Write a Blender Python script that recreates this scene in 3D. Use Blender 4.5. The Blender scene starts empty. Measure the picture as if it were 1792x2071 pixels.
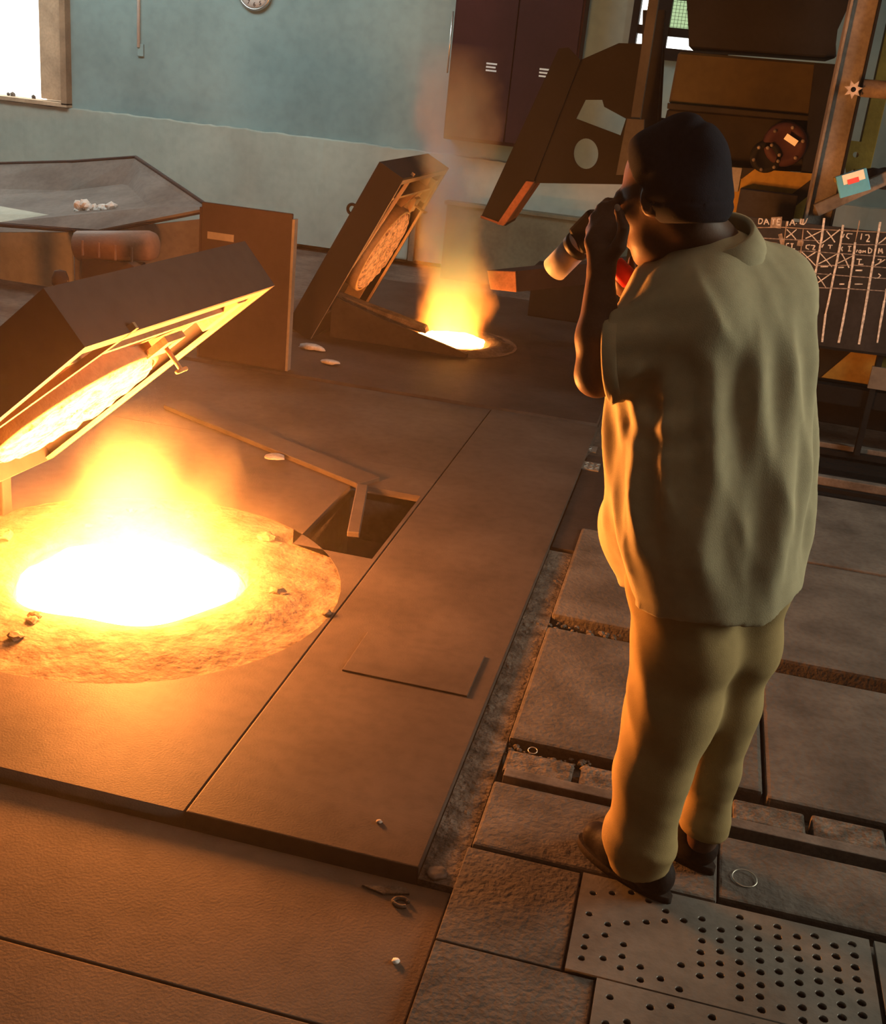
import bpy, bmesh, math, random
import numpy as np
from mathutils import Vector, Matrix

random.seed(7)
rng = np.random.default_rng(7)
scene = bpy.context.scene
col = scene.collection
PI = math.pi

# ------------------------------------------------------------------ camera
FPX, CX, CY, CAM_H = 2300.0, 896.0, 1035.5, 1.78
def _axes(pitch, roll, yaw):
    p, r, y = map(math.radians, (pitch, roll, yaw))
    cp, sp, cr, sr, cy, sy = math.cos(p), math.sin(p), math.cos(r), math.sin(r), math.cos(y), math.sin(y)
    Ry = np.array([[cy, -sy, 0], [sy, cy, 0], [0, 0, 1]])
    B = np.array([[1, 0, 0], [0, 0, -1], [0, 1, 0]])
    Rp = np.array([[1, 0, 0], [0, cp, -sp], [0, sp, cp]])
    Rr = np.array([[cr, -sr, 0], [sr, cr, 0], [0, 0, 1]])
    return Rr @ Rp @ B @ Ry
M_CAM = _axes(21.5, 6.1, -11.3)          # world -> camera (x right, y down, z forward)
R_CAM = M_CAM.T
cam_data = bpy.data.cameras.new('camera')
cam = bpy.data.objects.new('camera', cam_data); col.objects.link(cam)
cam_data.sensor_fit = 'VERTICAL'; cam_data.sensor_height = 36.0
cam_data.lens = FPX / 2071.0 * 36.0
cam_data.clip_start = 0.05; cam_data.clip_end = 200
_m = Matrix.Identity(4)
for i in range(3):
    _m[i][0] = R_CAM[i, 0]; _m[i][1] = -R_CAM[i, 1]; _m[i][2] = -R_CAM[i, 2]
_m[2][3] = CAM_H
cam.matrix_world = _m
scene.camera = cam

def _ray(px, py): return R_CAM @ np.array([px - CX, py - CY, FPX])
def gp(px, py, z=0.0):                   # point of the floor (or a level z) seen at a photo pixel
    r = _ray(px, py); t = (z - CAM_H) / r[2]
    return Vector((r[0] * t, r[1] * t, z))
def at(px, py, Y):                       # point at forward distance Y seen at a photo pixel
    r = _ray(px, py); t = Y / r[1]
    return Vector((r[0] * t, Y, CAM_H + r[2] * t))

# ------------------------------------------------------------------ world, lights, exposure
world = bpy.data.worlds.new('world'); scene.world = world; world.use_nodes = True
_bg = world.node_tree.nodes['Background']
_bg.inputs[0].default_value = (0.90, 1.0, 0.90, 1); _bg.inputs[1].default_value = 1.0
# thin dusty haze fills the whole shed
_vs = world.node_tree.nodes.new('ShaderNodeVolumeScatter')
_vs.inputs['Color'].default_value = (0.97, 0.82, 0.66, 1); _vs.inputs['Density'].default_value = 0.0030; _vs.inputs['Anisotropy'].default_value = 0.74
world.node_tree.links.new(_vs.outputs[0], world.node_tree.nodes['World Output'].inputs['Volume'])
scene.view_settings.view_transform = 'Standard'
scene.view_settings.look = 'None'
scene.view_settings.gamma = 1.0
scene.view_settings.use_curve_mapping = False
scene.view_settings.exposure = 0.0
scene.cycles.max_bounces = 3
scene.cycles.use_adaptive_sampling = True
scene.cycles.adaptive_threshold = 0.03
scene.cycles.volume_bounces = 0
scene.cycles.volume_step_rate = 2.5
scene.cycles.sample_clamp_indirect = 6.0
scene.cycles.use_light_tree = False
scene.cycles.caustics_reflective = False
scene.cycles.caustics_refractive = False

def area(name, loc, target, sx, sy, power, color):
    d = bpy.data.lights.new(name, 'AREA'); d.shape = 'RECTANGLE'; d.size = sx; d.size_y = sy
    d.energy = power; d.color = color
    o = bpy.data.objects.new(name, d); col.objects.link(o)
    o.location = loc
    o.rotation_euler = (Vector(target) - Vector(loc)).to_track_quat('-Z', 'Y').to_euler()
    return o
# daylight through the open shed side (right), the high left window and the roof
area('daylight_open_side', (5.0, 4.2, 2.3), (0.2, 2.4, 0.7), 2.4, 2.4, 230, (0.97, 1.0, 0.82))
area('overhead_fill_front', (0.8, 0.6, 4.7), (0.6, 2.0, 0.0), 3.0, 1.5, 9, (0.95, 1.0, 0.86))  # added overhead fill for ambient on the man, no roof light there
area('daylight_window', (-7.4, 10.5, 2.2), (-4.0, 3.0, 0.5), 1.8, 2.0, 60, (0.95, 1.0, 0.92))
area('daylight_roof', (-5.2, 7.6, 4.6), (-5.2, 10.0, 1.0), 4.2, 1.6, 165, (0.86, 1.0, 0.97))

# ------------------------------------------------------------------ helpers
def link(o, parent=None):
    col.objects.link(o)
    if parent is not None: o.parent = parent
    return o
def tag(o, label=None, cat=None, group=None, kind=None):
    if label: o['label'] = label
    if cat: o['category'] = cat
    if group: o['group'] = group
    if kind: o['kind'] = kind
    return o
def empty(name, loc=(0, 0, 0), rot=(0, 0, 0)):
    o = bpy.data.objects.new(name, None); col.objects.link(o)
    o.location = loc; o.rotation_euler = rot
    o.empty_display_size = 0.05
    return o
def mesh_obj(name, verts, faces, mat, parent=None, smooth=False):
    me = bpy.data.meshes.new(name)
    me.from_pydata([tuple(v) for v in verts], [], [tuple(f) for f in faces])
    me.materials.append(mat); me.update()
    if smooth:
        me.polygons.foreach_set('use_smooth', [True] * len(me.polygons))
    return link(bpy.data.objects.new(name, me), parent)
def bm_obj(name, bm, mat, parent=None, smooth=False):
    bmesh.ops.recalc_face_normals(bm, faces=bm.faces[:])
    me = bpy.data.meshes.new(name); bm.to_mesh(me); bm.free()
    me.materials.append(mat)
    if smooth: me.polygons.foreach_set('use_smooth', [True] * len(me.polygons))
    return link(bpy.data.objects.new(name, me), parent)
def add_box(bm, lo, hi, mtx=None, bevel=0.0):
    r = bmesh.ops.create_cube(bm, size=1.0)
    c = [(a + b) / 2 for a, b in zip(lo, hi)]; s = [abs(b - a) for a, b in zip(lo, hi)]
    for v in r['verts']:
        v.co = Vector((v.co.x * s[0] + c[0], v.co.y * s[1] + c[1], v.co.z * s[2] + c[2]))
    if bevel:
        es = list({e for v in r['verts'] for e in v.link_edges})
        q = bmesh.ops.bevel(bm, geom=es, offset=bevel, segments=2, affect='EDGES', profile=0.6)
        vs = q['verts']
    else: vs = r['verts']
    if mtx is not None: bmesh.ops.transform(bm, matrix=mtx, verts=list(vs))
    return vs
def box(name, lo, hi, mat, parent=None, bevel=0.0, mtx=None):
    bm = bmesh.new(); add_box(bm, lo, hi, mtx, bevel); return bm_obj(name, bm, mat, parent)
def prism(name, pts, ext, mat, parent=None, bevel=0.0):
    """polygon of 3-D points pushed along the vector ext"""
    bm = bmesh.new(); ext = Vector(ext)
    a = [bm.verts.new(Vector(p)) for p in pts]; b = [bm.verts.new(Vector(p) + ext) for p in pts]
    n = len(a)
    bm.faces.new(a[::-1]); bm.faces.new(b)
    for i in range(n): bm.faces.new((a[i], a[(i + 1) % n], b[(i + 1) % n], b[i]))
    if bevel: bmesh.ops.bevel(bm, geom=bm.edges[:], offset=bevel, segments=1, affect='EDGES')
    return bm_obj(name, bm, mat, parent)
def add_tube(bm, pts, rad, seg=10, cap=True):
    pts = [Vector(p) for p in pts]; rads = rad if isinstance(rad, (list, tuple)) else [rad] * len(pts)
    rings = []; prev = None
    for i, p in enumerate(pts):
        t = (pts[min(i + 1, len(pts) - 1)] - pts[max(i - 1, 0)]).normalized()
        if prev is None:
            x = t.orthogonal().normalized()
        else:
            x = (prev - t * prev.dot(t)).normalized()
        prev = x; y = t.cross(x)
        rings.append([bm.verts.new(p + (x * math.cos(2 * PI * k / seg) + y * math.sin(2 * PI * k / seg)) * rads[i]) for k in range(seg)])
    for r0, r1 in zip(rings, rings[1:]):
        for k in range(seg): bm.faces.new((r0[k], r0[(k + 1) % seg], r1[(k + 1) % seg], r1[k]))
    if cap: bm.faces.new(rings[0][::-1]); bm.faces.new(rings[-1])
def tube(name, pts, rad, mat, parent=None, seg=10, cap=True):
    bm = bmesh.new(); add_tube(bm, pts, rad, seg, cap); return bm_obj(name, bm, mat, parent, smooth=seg > 8)
def plate2d(name, outline, holes, thick, mat, parent=None, mtx=None, bevel=0.0):
    """flat plate with holes: 2-D outline in (x, y), top at z = 0, thickness downward; mtx places it"""
    cu = bpy.data.curves.new(name, 'CURVE'); cu.dimensions = '2D'; cu.fill_mode = 'BOTH'
    cu.extrude = thick / 2
    for loop in [outline] + list(holes):
        sp = cu.splines.new('POLY'); sp.points.add(len(loop) - 1)
        for q, (x, y) in zip(sp.points, loop): q.co = (x, y, 0, 1)
        sp.use_cyclic_u = True
    tmp = bpy.data.objects.new(name + '_tmp', cu); col.objects.link(tmp)
    bpy.context.view_layer.update()
    me = bpy.data.meshes.new_from_object(tmp.evaluated_get(bpy.context.evaluated_depsgraph_get()))
    bpy.data.objects.remove(tmp); bpy.data.curves.remove(cu)
    me.transform(Matrix.Translation((0, 0, -thick / 2)))
    if mtx is not None: me.transform(mtx)
    me.materials.clear(); me.materials.append(mat); me.name = name
    bm = bmesh.new(); bm.from_mesh(me); bmesh.ops.remove_doubles(bm, verts=bm.verts[:], dist=1e-5)
    bmesh.ops.recalc_face_normals(bm, faces=bm.faces[:]); bm.to_mesh(me); bm.free()
    return link(bpy.data.objects.new(name, me), parent)
def circle(cx, cy, r, n=16, ph=0.0, ry=None):
    ry = r if ry is None else ry
    return [(cx + r * math.cos(2 * PI * k / n + ph), cy + ry * math.sin(2 * PI * k / n + ph)) for k in range(n)]
def lathe(name, prof, mat, parent=None, seg=32, mtx=None, smooth=True):
    bm = bmesh.new(); rings = []
    for r, z in prof:
        if r < 1e-6: rings.append([bm.verts.new((0, 0, z))])
        else: rings.append([bm.verts.new((r * math.cos(2 * PI * k / seg), r * math.sin(2 * PI * k / seg), z)) for k in range(seg)])
    for a, b in zip(rings, rings[1:]):
        for k in range(seg):
            q = [a[k % len(a)], a[(k + 1) % len(a)], b[(k + 1) % len(b)], b[k % len(b)]]
            q = list(dict.fromkeys(q))
            if len(q) >= 3: bm.faces.new(q)
    if mtx is not None: bmesh.ops.transform(bm, matrix=mtx, verts=bm.verts[:])
    return bm_obj(name, bm, mat, parent, smooth)
def basis(o, x, y, z):
    m = Matrix.Identity(4)
    for i in range(3): m[i][0] = x[i]; m[i][1] = y[i]; m[i][2] = z[i]; m[i][3] = o[i]
    return m

# ------------------------------------------------------------------ materials
def mat(name, c, rough=0.75, var=0.25, scale=6.0, metal=0.0, bump=0.15, c2=None, scale2=None, spec=0.08, detail=3.0, fine=90.0):
    """worn procedural surface: base colour broken up by two noises, with fine relief"""
    m = bpy.data.materials.new(name); m.use_nodes = True
    nt = m.node_tree; N = nt.nodes; L = nt.links
    b = N['Principled BSDF']
    tc = N.new('ShaderNodeTexCoord')
    n1 = N.new('ShaderNodeTexNoise'); n1.inputs['Scale'].default_value = scale; n1.inputs['Detail'].default_value = detail
    L.new(tc.outputs['Object'], n1.inputs['Vector'])
    r = N.new('ShaderNodeValToRGB')
    lo = [max(0, k * (1 - var)) for k in c]; hi = [min(1, k * (1 + var)) for k in c]
    if c2 is not None: lo = list(c2); hi = list(c)
    r.color_ramp.elements[0].position = 0.32; r.color_ramp.elements[0].color = (*lo, 1)
    r.color_ramp.elements[1].position = 0.68; r.color_ramp.elements[1].color = (*hi, 1)
    L.new(n1.outputs['Fac'], r.inputs['Fac'])
    n2 = N.new('ShaderNodeTexNoise'); n2.inputs['Scale'].default_value = scale2 or scale * 9; n2.inputs['Detail'].default_value = 2
    L.new(tc.outputs['Object'], n2.inputs['Vector'])
    mx = N.new('ShaderNodeMixRGB'); mx.blend_type = 'MULTIPLY'; mx.inputs[0].default_value = min(1.0, var * 1.2)
    L.new(r.outputs['Color'], mx.inputs[1])
    r2 = N.new('ShaderNodeValToRGB')
    r2.color_ramp.elements[0].position = 0.3; r2.color_ramp.elements[0].color = (0.45, 0.45, 0.45, 1)
    r2.color_ramp.elements[1].position = 0.6
    L.new(n2.outputs['Fac'], r2.inputs['Fac']); L.new(r2.outputs['Color'], mx.inputs[2])
    L.new(mx.outputs['Color'], b.inputs['Base Color'])
    b.inputs['Roughness'].default_value = rough; b.inputs['Metallic'].default_value = metal
    b.inputs['Specular IOR Level'].default_value = spec
    if bump:
        n3 = N.new('ShaderNodeTexNoise'); n3.inputs['Scale'].default_value = fine; n3.inputs['Detail'].default_value = 2
        L.new(tc.outputs['Object'], n3.inputs['Vector'])
        bp = N.new('ShaderNodeBump'); bp.inputs['Strength'].default_value = bump; bp.inputs['Distance'].default_value = 0.01
        L.new(n3.outputs['Fac'], bp.inputs['Height']); L.new(bp.outputs['Normal'], b.inputs['Normal'])
    return m
def glow(name, c, strength, c2=None, s2=None, scale=20.0, base=(0.05, 0.03, 0.02)):
    """incandescent surface: hot patches of colour c among cooler ones of colour c2"""
    m = bpy.data.materials.new(name); m.use_nodes = True
    nt = m.node_tree; N = nt.nodes; L = nt.links; b = N['Principled BSDF']
    b.inputs['Base Color'].default_value = (*base, 1); b.inputs['Roughness'].default_value = 0.9
    if c2 is None:
        b.inputs['Emission Color'].default_value = (*c, 1); b.inputs['Emission Strength'].default_value = strength
        return m
    tc = N.new('ShaderNodeTexCoord')
    n1 = N.new('ShaderNodeTexNoise'); n1.inputs['Scale'].default_value = scale; n1.inputs['Detail'].default_value = 8; n1.inputs['Roughness'].default_value = 0.7
    L.new(tc.outputs['Object'], n1.inputs['Vector'])
    r = N.new('ShaderNodeValToRGB')
    r.color_ramp.elements[0].position = 0.38; r.color_ramp.elements[0].color = (*[k * s2 for k in c2], 1)
    r.color_ramp.elements[1].position = 0.58; r.color_ramp.elements[1].color = (*[k * strength for k in c], 1)
    L.new(n1.outputs['Fac'], r.inputs['Fac'])
    L.new(r.outputs['Color'], b.inputs['Emission Color']); b.inputs['Emission Strength'].default_value = 1.0
    return m

M = {}
M['wall'] = mat('wall_teal_paint', (0.235, 0.34, 0.345), 0.9, 0.14, 1.2, bump=0.08)
M['dado'] = mat('dado_cream_paint', (0.44, 0.46, 0.4), 0.9, 0.12, 1.5, bump=0.1)
M['ceiling'] = mat('ceiling_sheet', (0.25, 0.25, 0.24), 0.9, 0.2, 2)
M['ground'] = mat('foundry_ground', (0.12, 0.095, 0.08), 0.95, 0.35, 3.0, bump=0.6, fine=40)
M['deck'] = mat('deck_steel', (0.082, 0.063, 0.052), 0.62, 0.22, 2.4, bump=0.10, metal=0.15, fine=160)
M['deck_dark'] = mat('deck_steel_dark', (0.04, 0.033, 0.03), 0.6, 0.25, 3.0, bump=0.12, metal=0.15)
M['apron'] = mat('apron_tile', (0.14, 0.105, 0.082), 0.72, 0.2, 2.0, bump=0.15, fine=140)
M['slab'] = mat('concrete_slab', (0.115, 0.1, 0.088), 0.85, 0.3, 5.0, bump=0.4, fine=70)
M['rubble'] = mat('rubble', (0.13, 0.108, 0.09), 0.9, 0.5, 18.0, bump=0.8, fine=60)
M['perf'] = mat('perforated_steel', (0.20, 0.185, 0.165), 0.48, 0.22, 4.0, bump=0.1, metal=0.35)
M['rail'] = mat('rail_steel', (0.17, 0.15, 0.135), 0.5, 0.3, 9.0, metal=0.3)
M['refractory'] = mat('refractory', (0.155, 0.115, 0.085), 0.95, 0.35, 12.0, bump=0.9, fine=35)
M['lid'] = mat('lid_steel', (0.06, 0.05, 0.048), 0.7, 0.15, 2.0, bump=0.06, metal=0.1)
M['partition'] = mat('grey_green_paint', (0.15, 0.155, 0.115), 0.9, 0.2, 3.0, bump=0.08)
M['lid_dark'] = mat('lid_shaded_steel', (0.018, 0.015, 0.015), 0.75, 0.15, 2.0, bump=0.06)  # copy of the lid steel with the far lid's shade put into its colour
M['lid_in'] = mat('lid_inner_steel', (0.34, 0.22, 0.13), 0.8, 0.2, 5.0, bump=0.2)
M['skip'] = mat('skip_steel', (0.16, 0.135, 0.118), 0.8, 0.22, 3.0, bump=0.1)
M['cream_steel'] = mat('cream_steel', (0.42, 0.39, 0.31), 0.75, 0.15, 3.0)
M['motor'] = mat('brown_motor', (0.24, 0.135, 0.098), 0.6, 0.15, 4.0)
M['box_dark'] = mat('dark_brown_steel', (0.032, 0.022, 0.021), 0.7, 0.15, 3.0)
M['maroon'] = mat('maroon_paint', (0.04, 0.017, 0.02), 0.55, 0.12, 3.0, bump=0.04)
M['white'] = mat('white_paint', (0.85, 0.85, 0.84), 0.6, 0.06, 8.0, bump=0.02)
M['chrome'] = mat('bright_metal', (0.7, 0.7, 0.68), 0.3, 0.05, 8.0, metal=0.9, bump=0.0)
M['black_steel'] = mat('black_steel', (0.0085, 0.0085, 0.009), 0.7, 0.25, 4.0, bump=0.1)
M['chute'] = mat('chute_steel', (0.0085, 0.0085, 0.009), 0.65, 0.2, 4.0, bump=0.1)
M['chute_lip'] = mat('chute_lip_firelit', (0.22, 0.09, 0.05), 0.8, 0.3, 8.0)  # orange firelight from below put into the colour
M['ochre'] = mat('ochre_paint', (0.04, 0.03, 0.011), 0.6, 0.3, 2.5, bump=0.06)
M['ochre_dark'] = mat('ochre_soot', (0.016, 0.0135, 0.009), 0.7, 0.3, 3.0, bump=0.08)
M['yellow'] = mat('hazard_yellow', (0.24, 0.16, 0.034), 0.65, 0.2, 4.0)
M['black'] = mat('hazard_black', (0.018, 0.016, 0.015), 0.6, 0.2, 4.0)
M['post'] = mat('post_weathered', (0.16, 0.15, 0.14), 0.8, 0.35, 5.0, bump=0.2)
M['post_tan'] = mat('post_tan', (0.04, 0.036, 0.028), 0.75, 0.2, 5.0)
M['board'] = mat('chalkboard_black', (0.026, 0.025, 0.026), 0.8, 0.3, 5.0, bump=0.03)
M['chalk'] = mat('chalk', (0.55, 0.53, 0.51), 0.95, 0.35, 60.0, bump=0.0)
M['chalk_faint'] = mat('chalk_faint', (0.24, 0.21, 0.20), 0.95, 0.5, 60.0, bump=0.0)
M['rust_smudge'] = mat('chalk_smudge', (0.28, 0.22, 0.17), 0.95, 0.4, 30.0, bump=0.0)
M['wood'] = mat('window_wood', (0.52, 0.36, 0.24), 0.7, 0.2, 5.0)
M['wood_dark'] = mat('window_wood_dark', (0.33, 0.21, 0.13), 0.7, 0.2, 5.0)
M['paper'] = mat('paper', (0.2, 0.2, 0.2), 0.9, 0.15, 9.0, bump=0.02)
M['blue'] = mat('packet_blue', (0.10, 0.40, 0.68), 0.5, 0.1, 5.0, bump=0.0)
M['red'] = mat('packet_red', (0.75, 0.12, 0.14), 0.5, 0.1, 5.0, bump=0.0)
M['cloth_black'] = mat('black_cloth', (0.02, 0.02, 0.023), 0.95, 0.3, 20.0)
M['lump'] = mat('white_lump', (0.72, 0.66, 0.61), 0.9, 0.12, 15.0, bump=0.5, fine=30)
M['rag'] = mat('pale_rag', (0.42, 0.36, 0.32), 0.95, 0.3, 20.0)
M['wire'] = mat('bright_wire', (0.62, 0.58, 0.5), 0.35, 0.1, 20.0, metal=0.8, bump=0.0)
M['melt'] = glow('molten_metal', (1.0, 0.33, 0.065), 320.0)
M['melt_far'] = glow('molten_metal_far', (1.0, 0.33, 0.065), 75.0)
M['hot_disc'] = glow('hot_refractory', (1.0, 0.66, 0.15), 4.5, (1.0, 0.42, 0.06), 1.5, 24.0)
M['warm_disc'] = glow('cooling_refractory', (1.0, 0.27, 0.06), 0.75, (0.9, 0.12, 0.03), 0.12, 26.0)

# ------------------------------------------------------------------ the setting
F1 = Vector((-1.76, 3.32, 0)); F2 = Vector((-1.58, 7.52, 0))
WALL_Y = 10.7
floor = plate2d('floor', [(-9.5, -6), (6.5, -6), (6.5, 10.8), (-9.5, 10.8)],
                [[(-1.34, 3.83), (-1.0, 3.83), (-1.0, 4.57), (-1.34, 4.57)], circle(F1.x, F1.y, 0.6, 32), circle(F2.x, F2.y, 0.4, 24)],
                0.2, M['ground'], mtx=Matrix.Translation((0, 0, -0.06)))
tag(floor, 'dusty brown foundry floor of steel plates and concrete slabs', kind='structure')
def fbox(name, x0, x1, y0, y1, m, top=0.0, bot=-0.065, bevel=0.004):
    return box(name, (x0, y0, bot), (x1, y1, top), m, floor, bevel=bevel)
# steel deck around the furnaces
fbox('deck_plate', -1.0, -0.4, 2.17, 6.09, M['deck'])
plate2d('deck_plate', [(-4.2, 2.17), (-1.006, 2.17), (-1.006, 4.9), (-4.2, 4.9)],
        [circle(F1.x, F1.y, 0.745, 48), [(-1.34, 3.83), (-1.02, 3.83), (-1.02, 4.57), (-1.34, 4.57)]], 0.064, M['deck'], floor)
fbox('deck_plate', -4.2, -1.006, 4.91, 6.09, M['deck'], top=-0.004)
fbox('patch_plate', -0.86, -0.46, 2.98, 3.25, M['deck'], top=0.006, bot=-0.004, bevel=0.002)
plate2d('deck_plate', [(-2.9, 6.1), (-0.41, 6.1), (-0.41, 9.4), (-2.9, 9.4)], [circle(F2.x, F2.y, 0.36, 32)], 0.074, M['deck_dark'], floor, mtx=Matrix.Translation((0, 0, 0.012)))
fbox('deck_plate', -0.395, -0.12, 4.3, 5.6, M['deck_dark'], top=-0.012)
# pit beside the near furnace
for lo, hi in (((-1.36, 3.80, -0.55), (-1.34, 4.6, -0.03)), ((-1.0, 3.80, -0.55), (-0.98, 4.6, -0.03)),
               ((-1.36, 3.80, -0.55), (-0.98, 3.83, -0.03)), ((-1.36, 4.57, -0.55), (-0.98, 4.6, -0.03)), ((-1.36, 3.8, -0.57), (-0.98, 4.6, -0.55))):
    box('pit_wall', lo, hi, M['deck'], floor)
box('pit_step', (-1.33, 3.84, -0.5), (-1.01, 4.30, -0.22), M['deck'], floor, bevel=0.01)
# apron in front of the deck
for x0, x1 in ((-3.2, -1.62), (-1.616, -0.314)):
    for y0, y1 in ((0.6, 1.676), (1.682, 2.15)):
        fbox('apron_plate', x0, x1, y0, y1, M['apron'], top=-0.034, bot=-0.065, bevel=0.003)
# concrete slabs right of the deck
for x0, x1, y0, y1, t in ((-0.30, 0.42, 2.82, 3.57, -0.004), (0.43, 1.5, 2.80, 3.57, -0.006), (1.51, 2.6, 2.80, 3.57, -0.008),
                          (-0.30, 0.47, 3.67, 4.55, -0.002), (0.48, 1.4, 3.66, 4.6, 0.0), (1.41, 2.6, 3.66, 4.6, -0.004),
                          (-0.12, 0.6, 4.58, 5.55, -0.006), (0.61, 1.6, 4.63, 5.55, -0.004)):
    fbox('slab', x0, x1, y0, y1, M['slab'], top=t, bevel=0.012)
for x0, x1, y0, y1, t in ((-0.30, 0.30, 2.315, 2.60, -0.008), (0.304, 1.0, 2.335, 2.585, -0.01), (1.01, 2.2, 2.34, 2.58, -0.01)):
    fbox('slab', x0, x1, y0, y1, M['slab'], top=t, bevel=0.008)
# channel and rail that run across under the man
fbox('rail_bar', -0.28, 2.4, 2.615, 2.655, M['rail'], top=0.004, bevel=0.004)
for k in range(7):
    fbox('channel_block', -0.29 + k * 0.21, -0.10 + k * 0.21, 2.665 + 0.01 * (k % 2), 2.77 + 0.012 * (k % 3), M['rubble'], top=-0.012 - 0.004 * (k % 3), bevel=0.008)
# perforated steel plates
def perf(x0, x1, y0, y1, sp, r, name='perforated_plate'):
    holes = []; x = x0 + sp * 0.62; i = 0
    while x < x1 - r * 1.6:
        y = y0 + sp * (0.42 if i % 2 else 0.78)
        while y < y1 - r * 1.6:
            fade = min(1.0, 0.25 + 0.9 * (x + 0.02) / 0.67)
            if random.random() < fade + 0.1:
                holes.append(circle(x + random.uniform(-.002, .002), y + random.uniform(-.002, .002), r * (0.72 + 0.28 * fade), 10, 0.3))
            y += sp * 0.71
        x += sp * 0.82; i += 1
    plate2d(name, [(x0, y0), (x1, y0), (x1, y1), (x0, y1)], holes, 0.012, M['perf'], floor, mtx=Matrix.Translation((0, 0, -0.004)))
perf(-0.02, 0.648, 1.97, 2.30, 0.052, 0.0105)
perf(0.05, 0.648, 1.62, 1.965, 0.052, 0.0105)
perf(0.66, 1.25, 1.97, 2.30, 0.052, 0.0105)
perf(0.66, 1.25, 1.62, 1.965, 0.052, 0.0105)
fbox('apron_plate', -0.308, -0.026, 1.97, 2.305, M['slab'], top=-0.012, bevel=0.003)
fbox('apron_plate', -0.308, 0.045, 1.0, 1.965, M['slab'], top=-0.012, bevel=0.003)
fbox('dust_bed', 0.0, 1.3, 1.55, 2.31, M['slab'], top=-0.030, bot=-0.065, bevel=0.0)
# rubble strip between deck and slabs (uncountable grit) with a few bigger pieces
bm = bmesh.new()
for k in range(420):
    y = random.uniform(2.18, 4.25); x = random.uniform(-0.392, -0.31)
    if random.random() < 0.25: x = random.uniform(-0.39, -0.05); y = random.choice((2.79, 3.62)) + random.uniform(-.03, .03)
    s = random.uniform(0.003, 0.012) * (1.6 if random.random() < .08 else 1)
    r = bmesh.ops.create_icosphere(bm, subdivisions=1, radius=s)
    for v in r['verts']:
        v.co = Vector((v.co.x * random.uniform(.7, 1.3), v.co.y * random.uniform(.7, 1.3), v.co.z * .6)) + Vector((x, y, -0.026))
grit = bm_obj('grit', bm, M['rubble'])
tag(grit, 'loose grey grit in the strip along the steel deck edge', 'grit', kind='stuff')
fbox('rubble_bed', -0.397, -0.303, 2.155, 4.28, M['rubble'], top=-0.02, bot=-0.065, bevel=0.0)

# back wall, with window openings
wall = empty('wall_back', (0, WALL_Y, 0)); tag(wall, 'teal painted back wall above a cream dado', kind='structure')
def wbox(name, x0, x1, z0, z1, m, y0=0.0, y1=0.25, bevel=0): return box(name, (x0, y0, z0), (x1, y1, z1), m, wall, bevel=bevel)
wbox('wall_panel', -6.27, -0.92, 0, 5.0, M['wall'])
wbox('wall_panel', -0.92, -0.12, 0, 2.02, M['wall'])
wbox('wall_panel', -0.92, -0.12, 2.75, 5.0, M['wall'])
wbox('wall_panel', -0.12, 6.5, 0, 5.0, M['wall'])
wbox('wall_panel', -8.6, -6.27, 0, 1.02, M['wall'])
wbox('wall_panel', -8.6, -6.27, 3.2, 5.0, M['wall'])
wbox('wall_panel', -9.5, -8.6, 0, 5.0, M['wall'])
bm = bmesh.new()                                       # dado with a rough plastered top edge
xs = np.linspace(-9.5, 6.5, 260); dz = 1.0 + np.cumsum(rng.normal(0, .0016, 260)) * 0.4 + rng.normal(0, .004, 260)
f0 = [bm.verts.new((x, -0.06, 0)) for x in xs]; f1 = [bm.verts.new((x, -0.06 + rng.normal(0, .002), z)) for x, z in zip(xs, dz)]
f2 = [bm.verts.new((x, 0.0, z + .008)) for x, z in zip(xs, dz)]
for i in range(259):
    bm.faces.new((f0[i], f0[i + 1], f1[i + 1], f1[i])); bm.faces.new((f1[i], f1[i + 1], f2[i + 1], f2[i]))
bm_obj('dado', bm, M['dado'], wall)
wl = box('wall_left', (-9.6, -6, 0), (-9.5, 10.9, 5.0), M['wall']); tag(wl, 'left side wall of the shed', kind='structure')
cl = plate2d('ceiling', [(-9.6, -6), (6.6, -6), (6.6, 10.9), (-9.6, 10.9)], [], 0.1, M['ceiling'], mtx=Matrix.Translation((0, 0, 5.1)))
tag(cl, 'dark sheet roof over the shed', kind='structure')
wr = box('wall_right', (6.5, 5.0, 0), (6.6, 10.9, 5.0), M['wall']); tag(wr, 'right side wall beyond the open bay', kind='structure')

# windows
M['pane'] = glow('daylit_pane', (0.98, 1.0, 0.93), 3.2)
M['pane_green'] = glow('daylit_mesh_pane', (0.62, 0.86, 0.45), 0.75)
w1 = empty('window_1', (0, WALL_Y, 0)); tag(w1, 'bright overexposed window with wooden jamb in the back wall', kind='structure')
box('jamb', (-6.33, -0.10, 1.02), (-6.27, 0.25, 3.2), M['wood_dark'], w1)
box('jamb', (-6.62, 0.02, 1.05), (-6.33, 0.10, 3.2), M['wood'], w1, bevel=0.004)
box('sill', (-8.6, -0.10, 1.0), (-6.27, 0.25, 1.035), M['wood'], w1)
box('pane', (-8.6, 0.12, 1.035), (-6.62, 0.125, 3.2), M['pane'], w1)
for x in (-7.35,): box('mullion', (x - .02, 0.09, 1.035), (x + .02, 0.12, 3.2), M['wood'], w1)
for k, (x, s) in enumerate(((-6.95, .03), (-6.72, .025), (-7.0, .02))):
    bm = bmesh.new(); bmesh.ops.create_icosphere(bm, subdivisions=1, radius=s)
    bmesh.ops.translate(bm, verts=bm.verts[:], vec=(x, 0.05, 1.05)); bm_obj('stone_chip', bm, M['rubble'], w1)
w2 = empty('window_2', (0, WALL_Y, 0)); tag(w2, 'small window with dark frame and green mesh pane behind the charging machine', kind='structure')
box('frame_post', (-0.95, -0.06, 2.0), (-0.89, 0.1, 2.8), M['black_steel'], w2)
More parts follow.
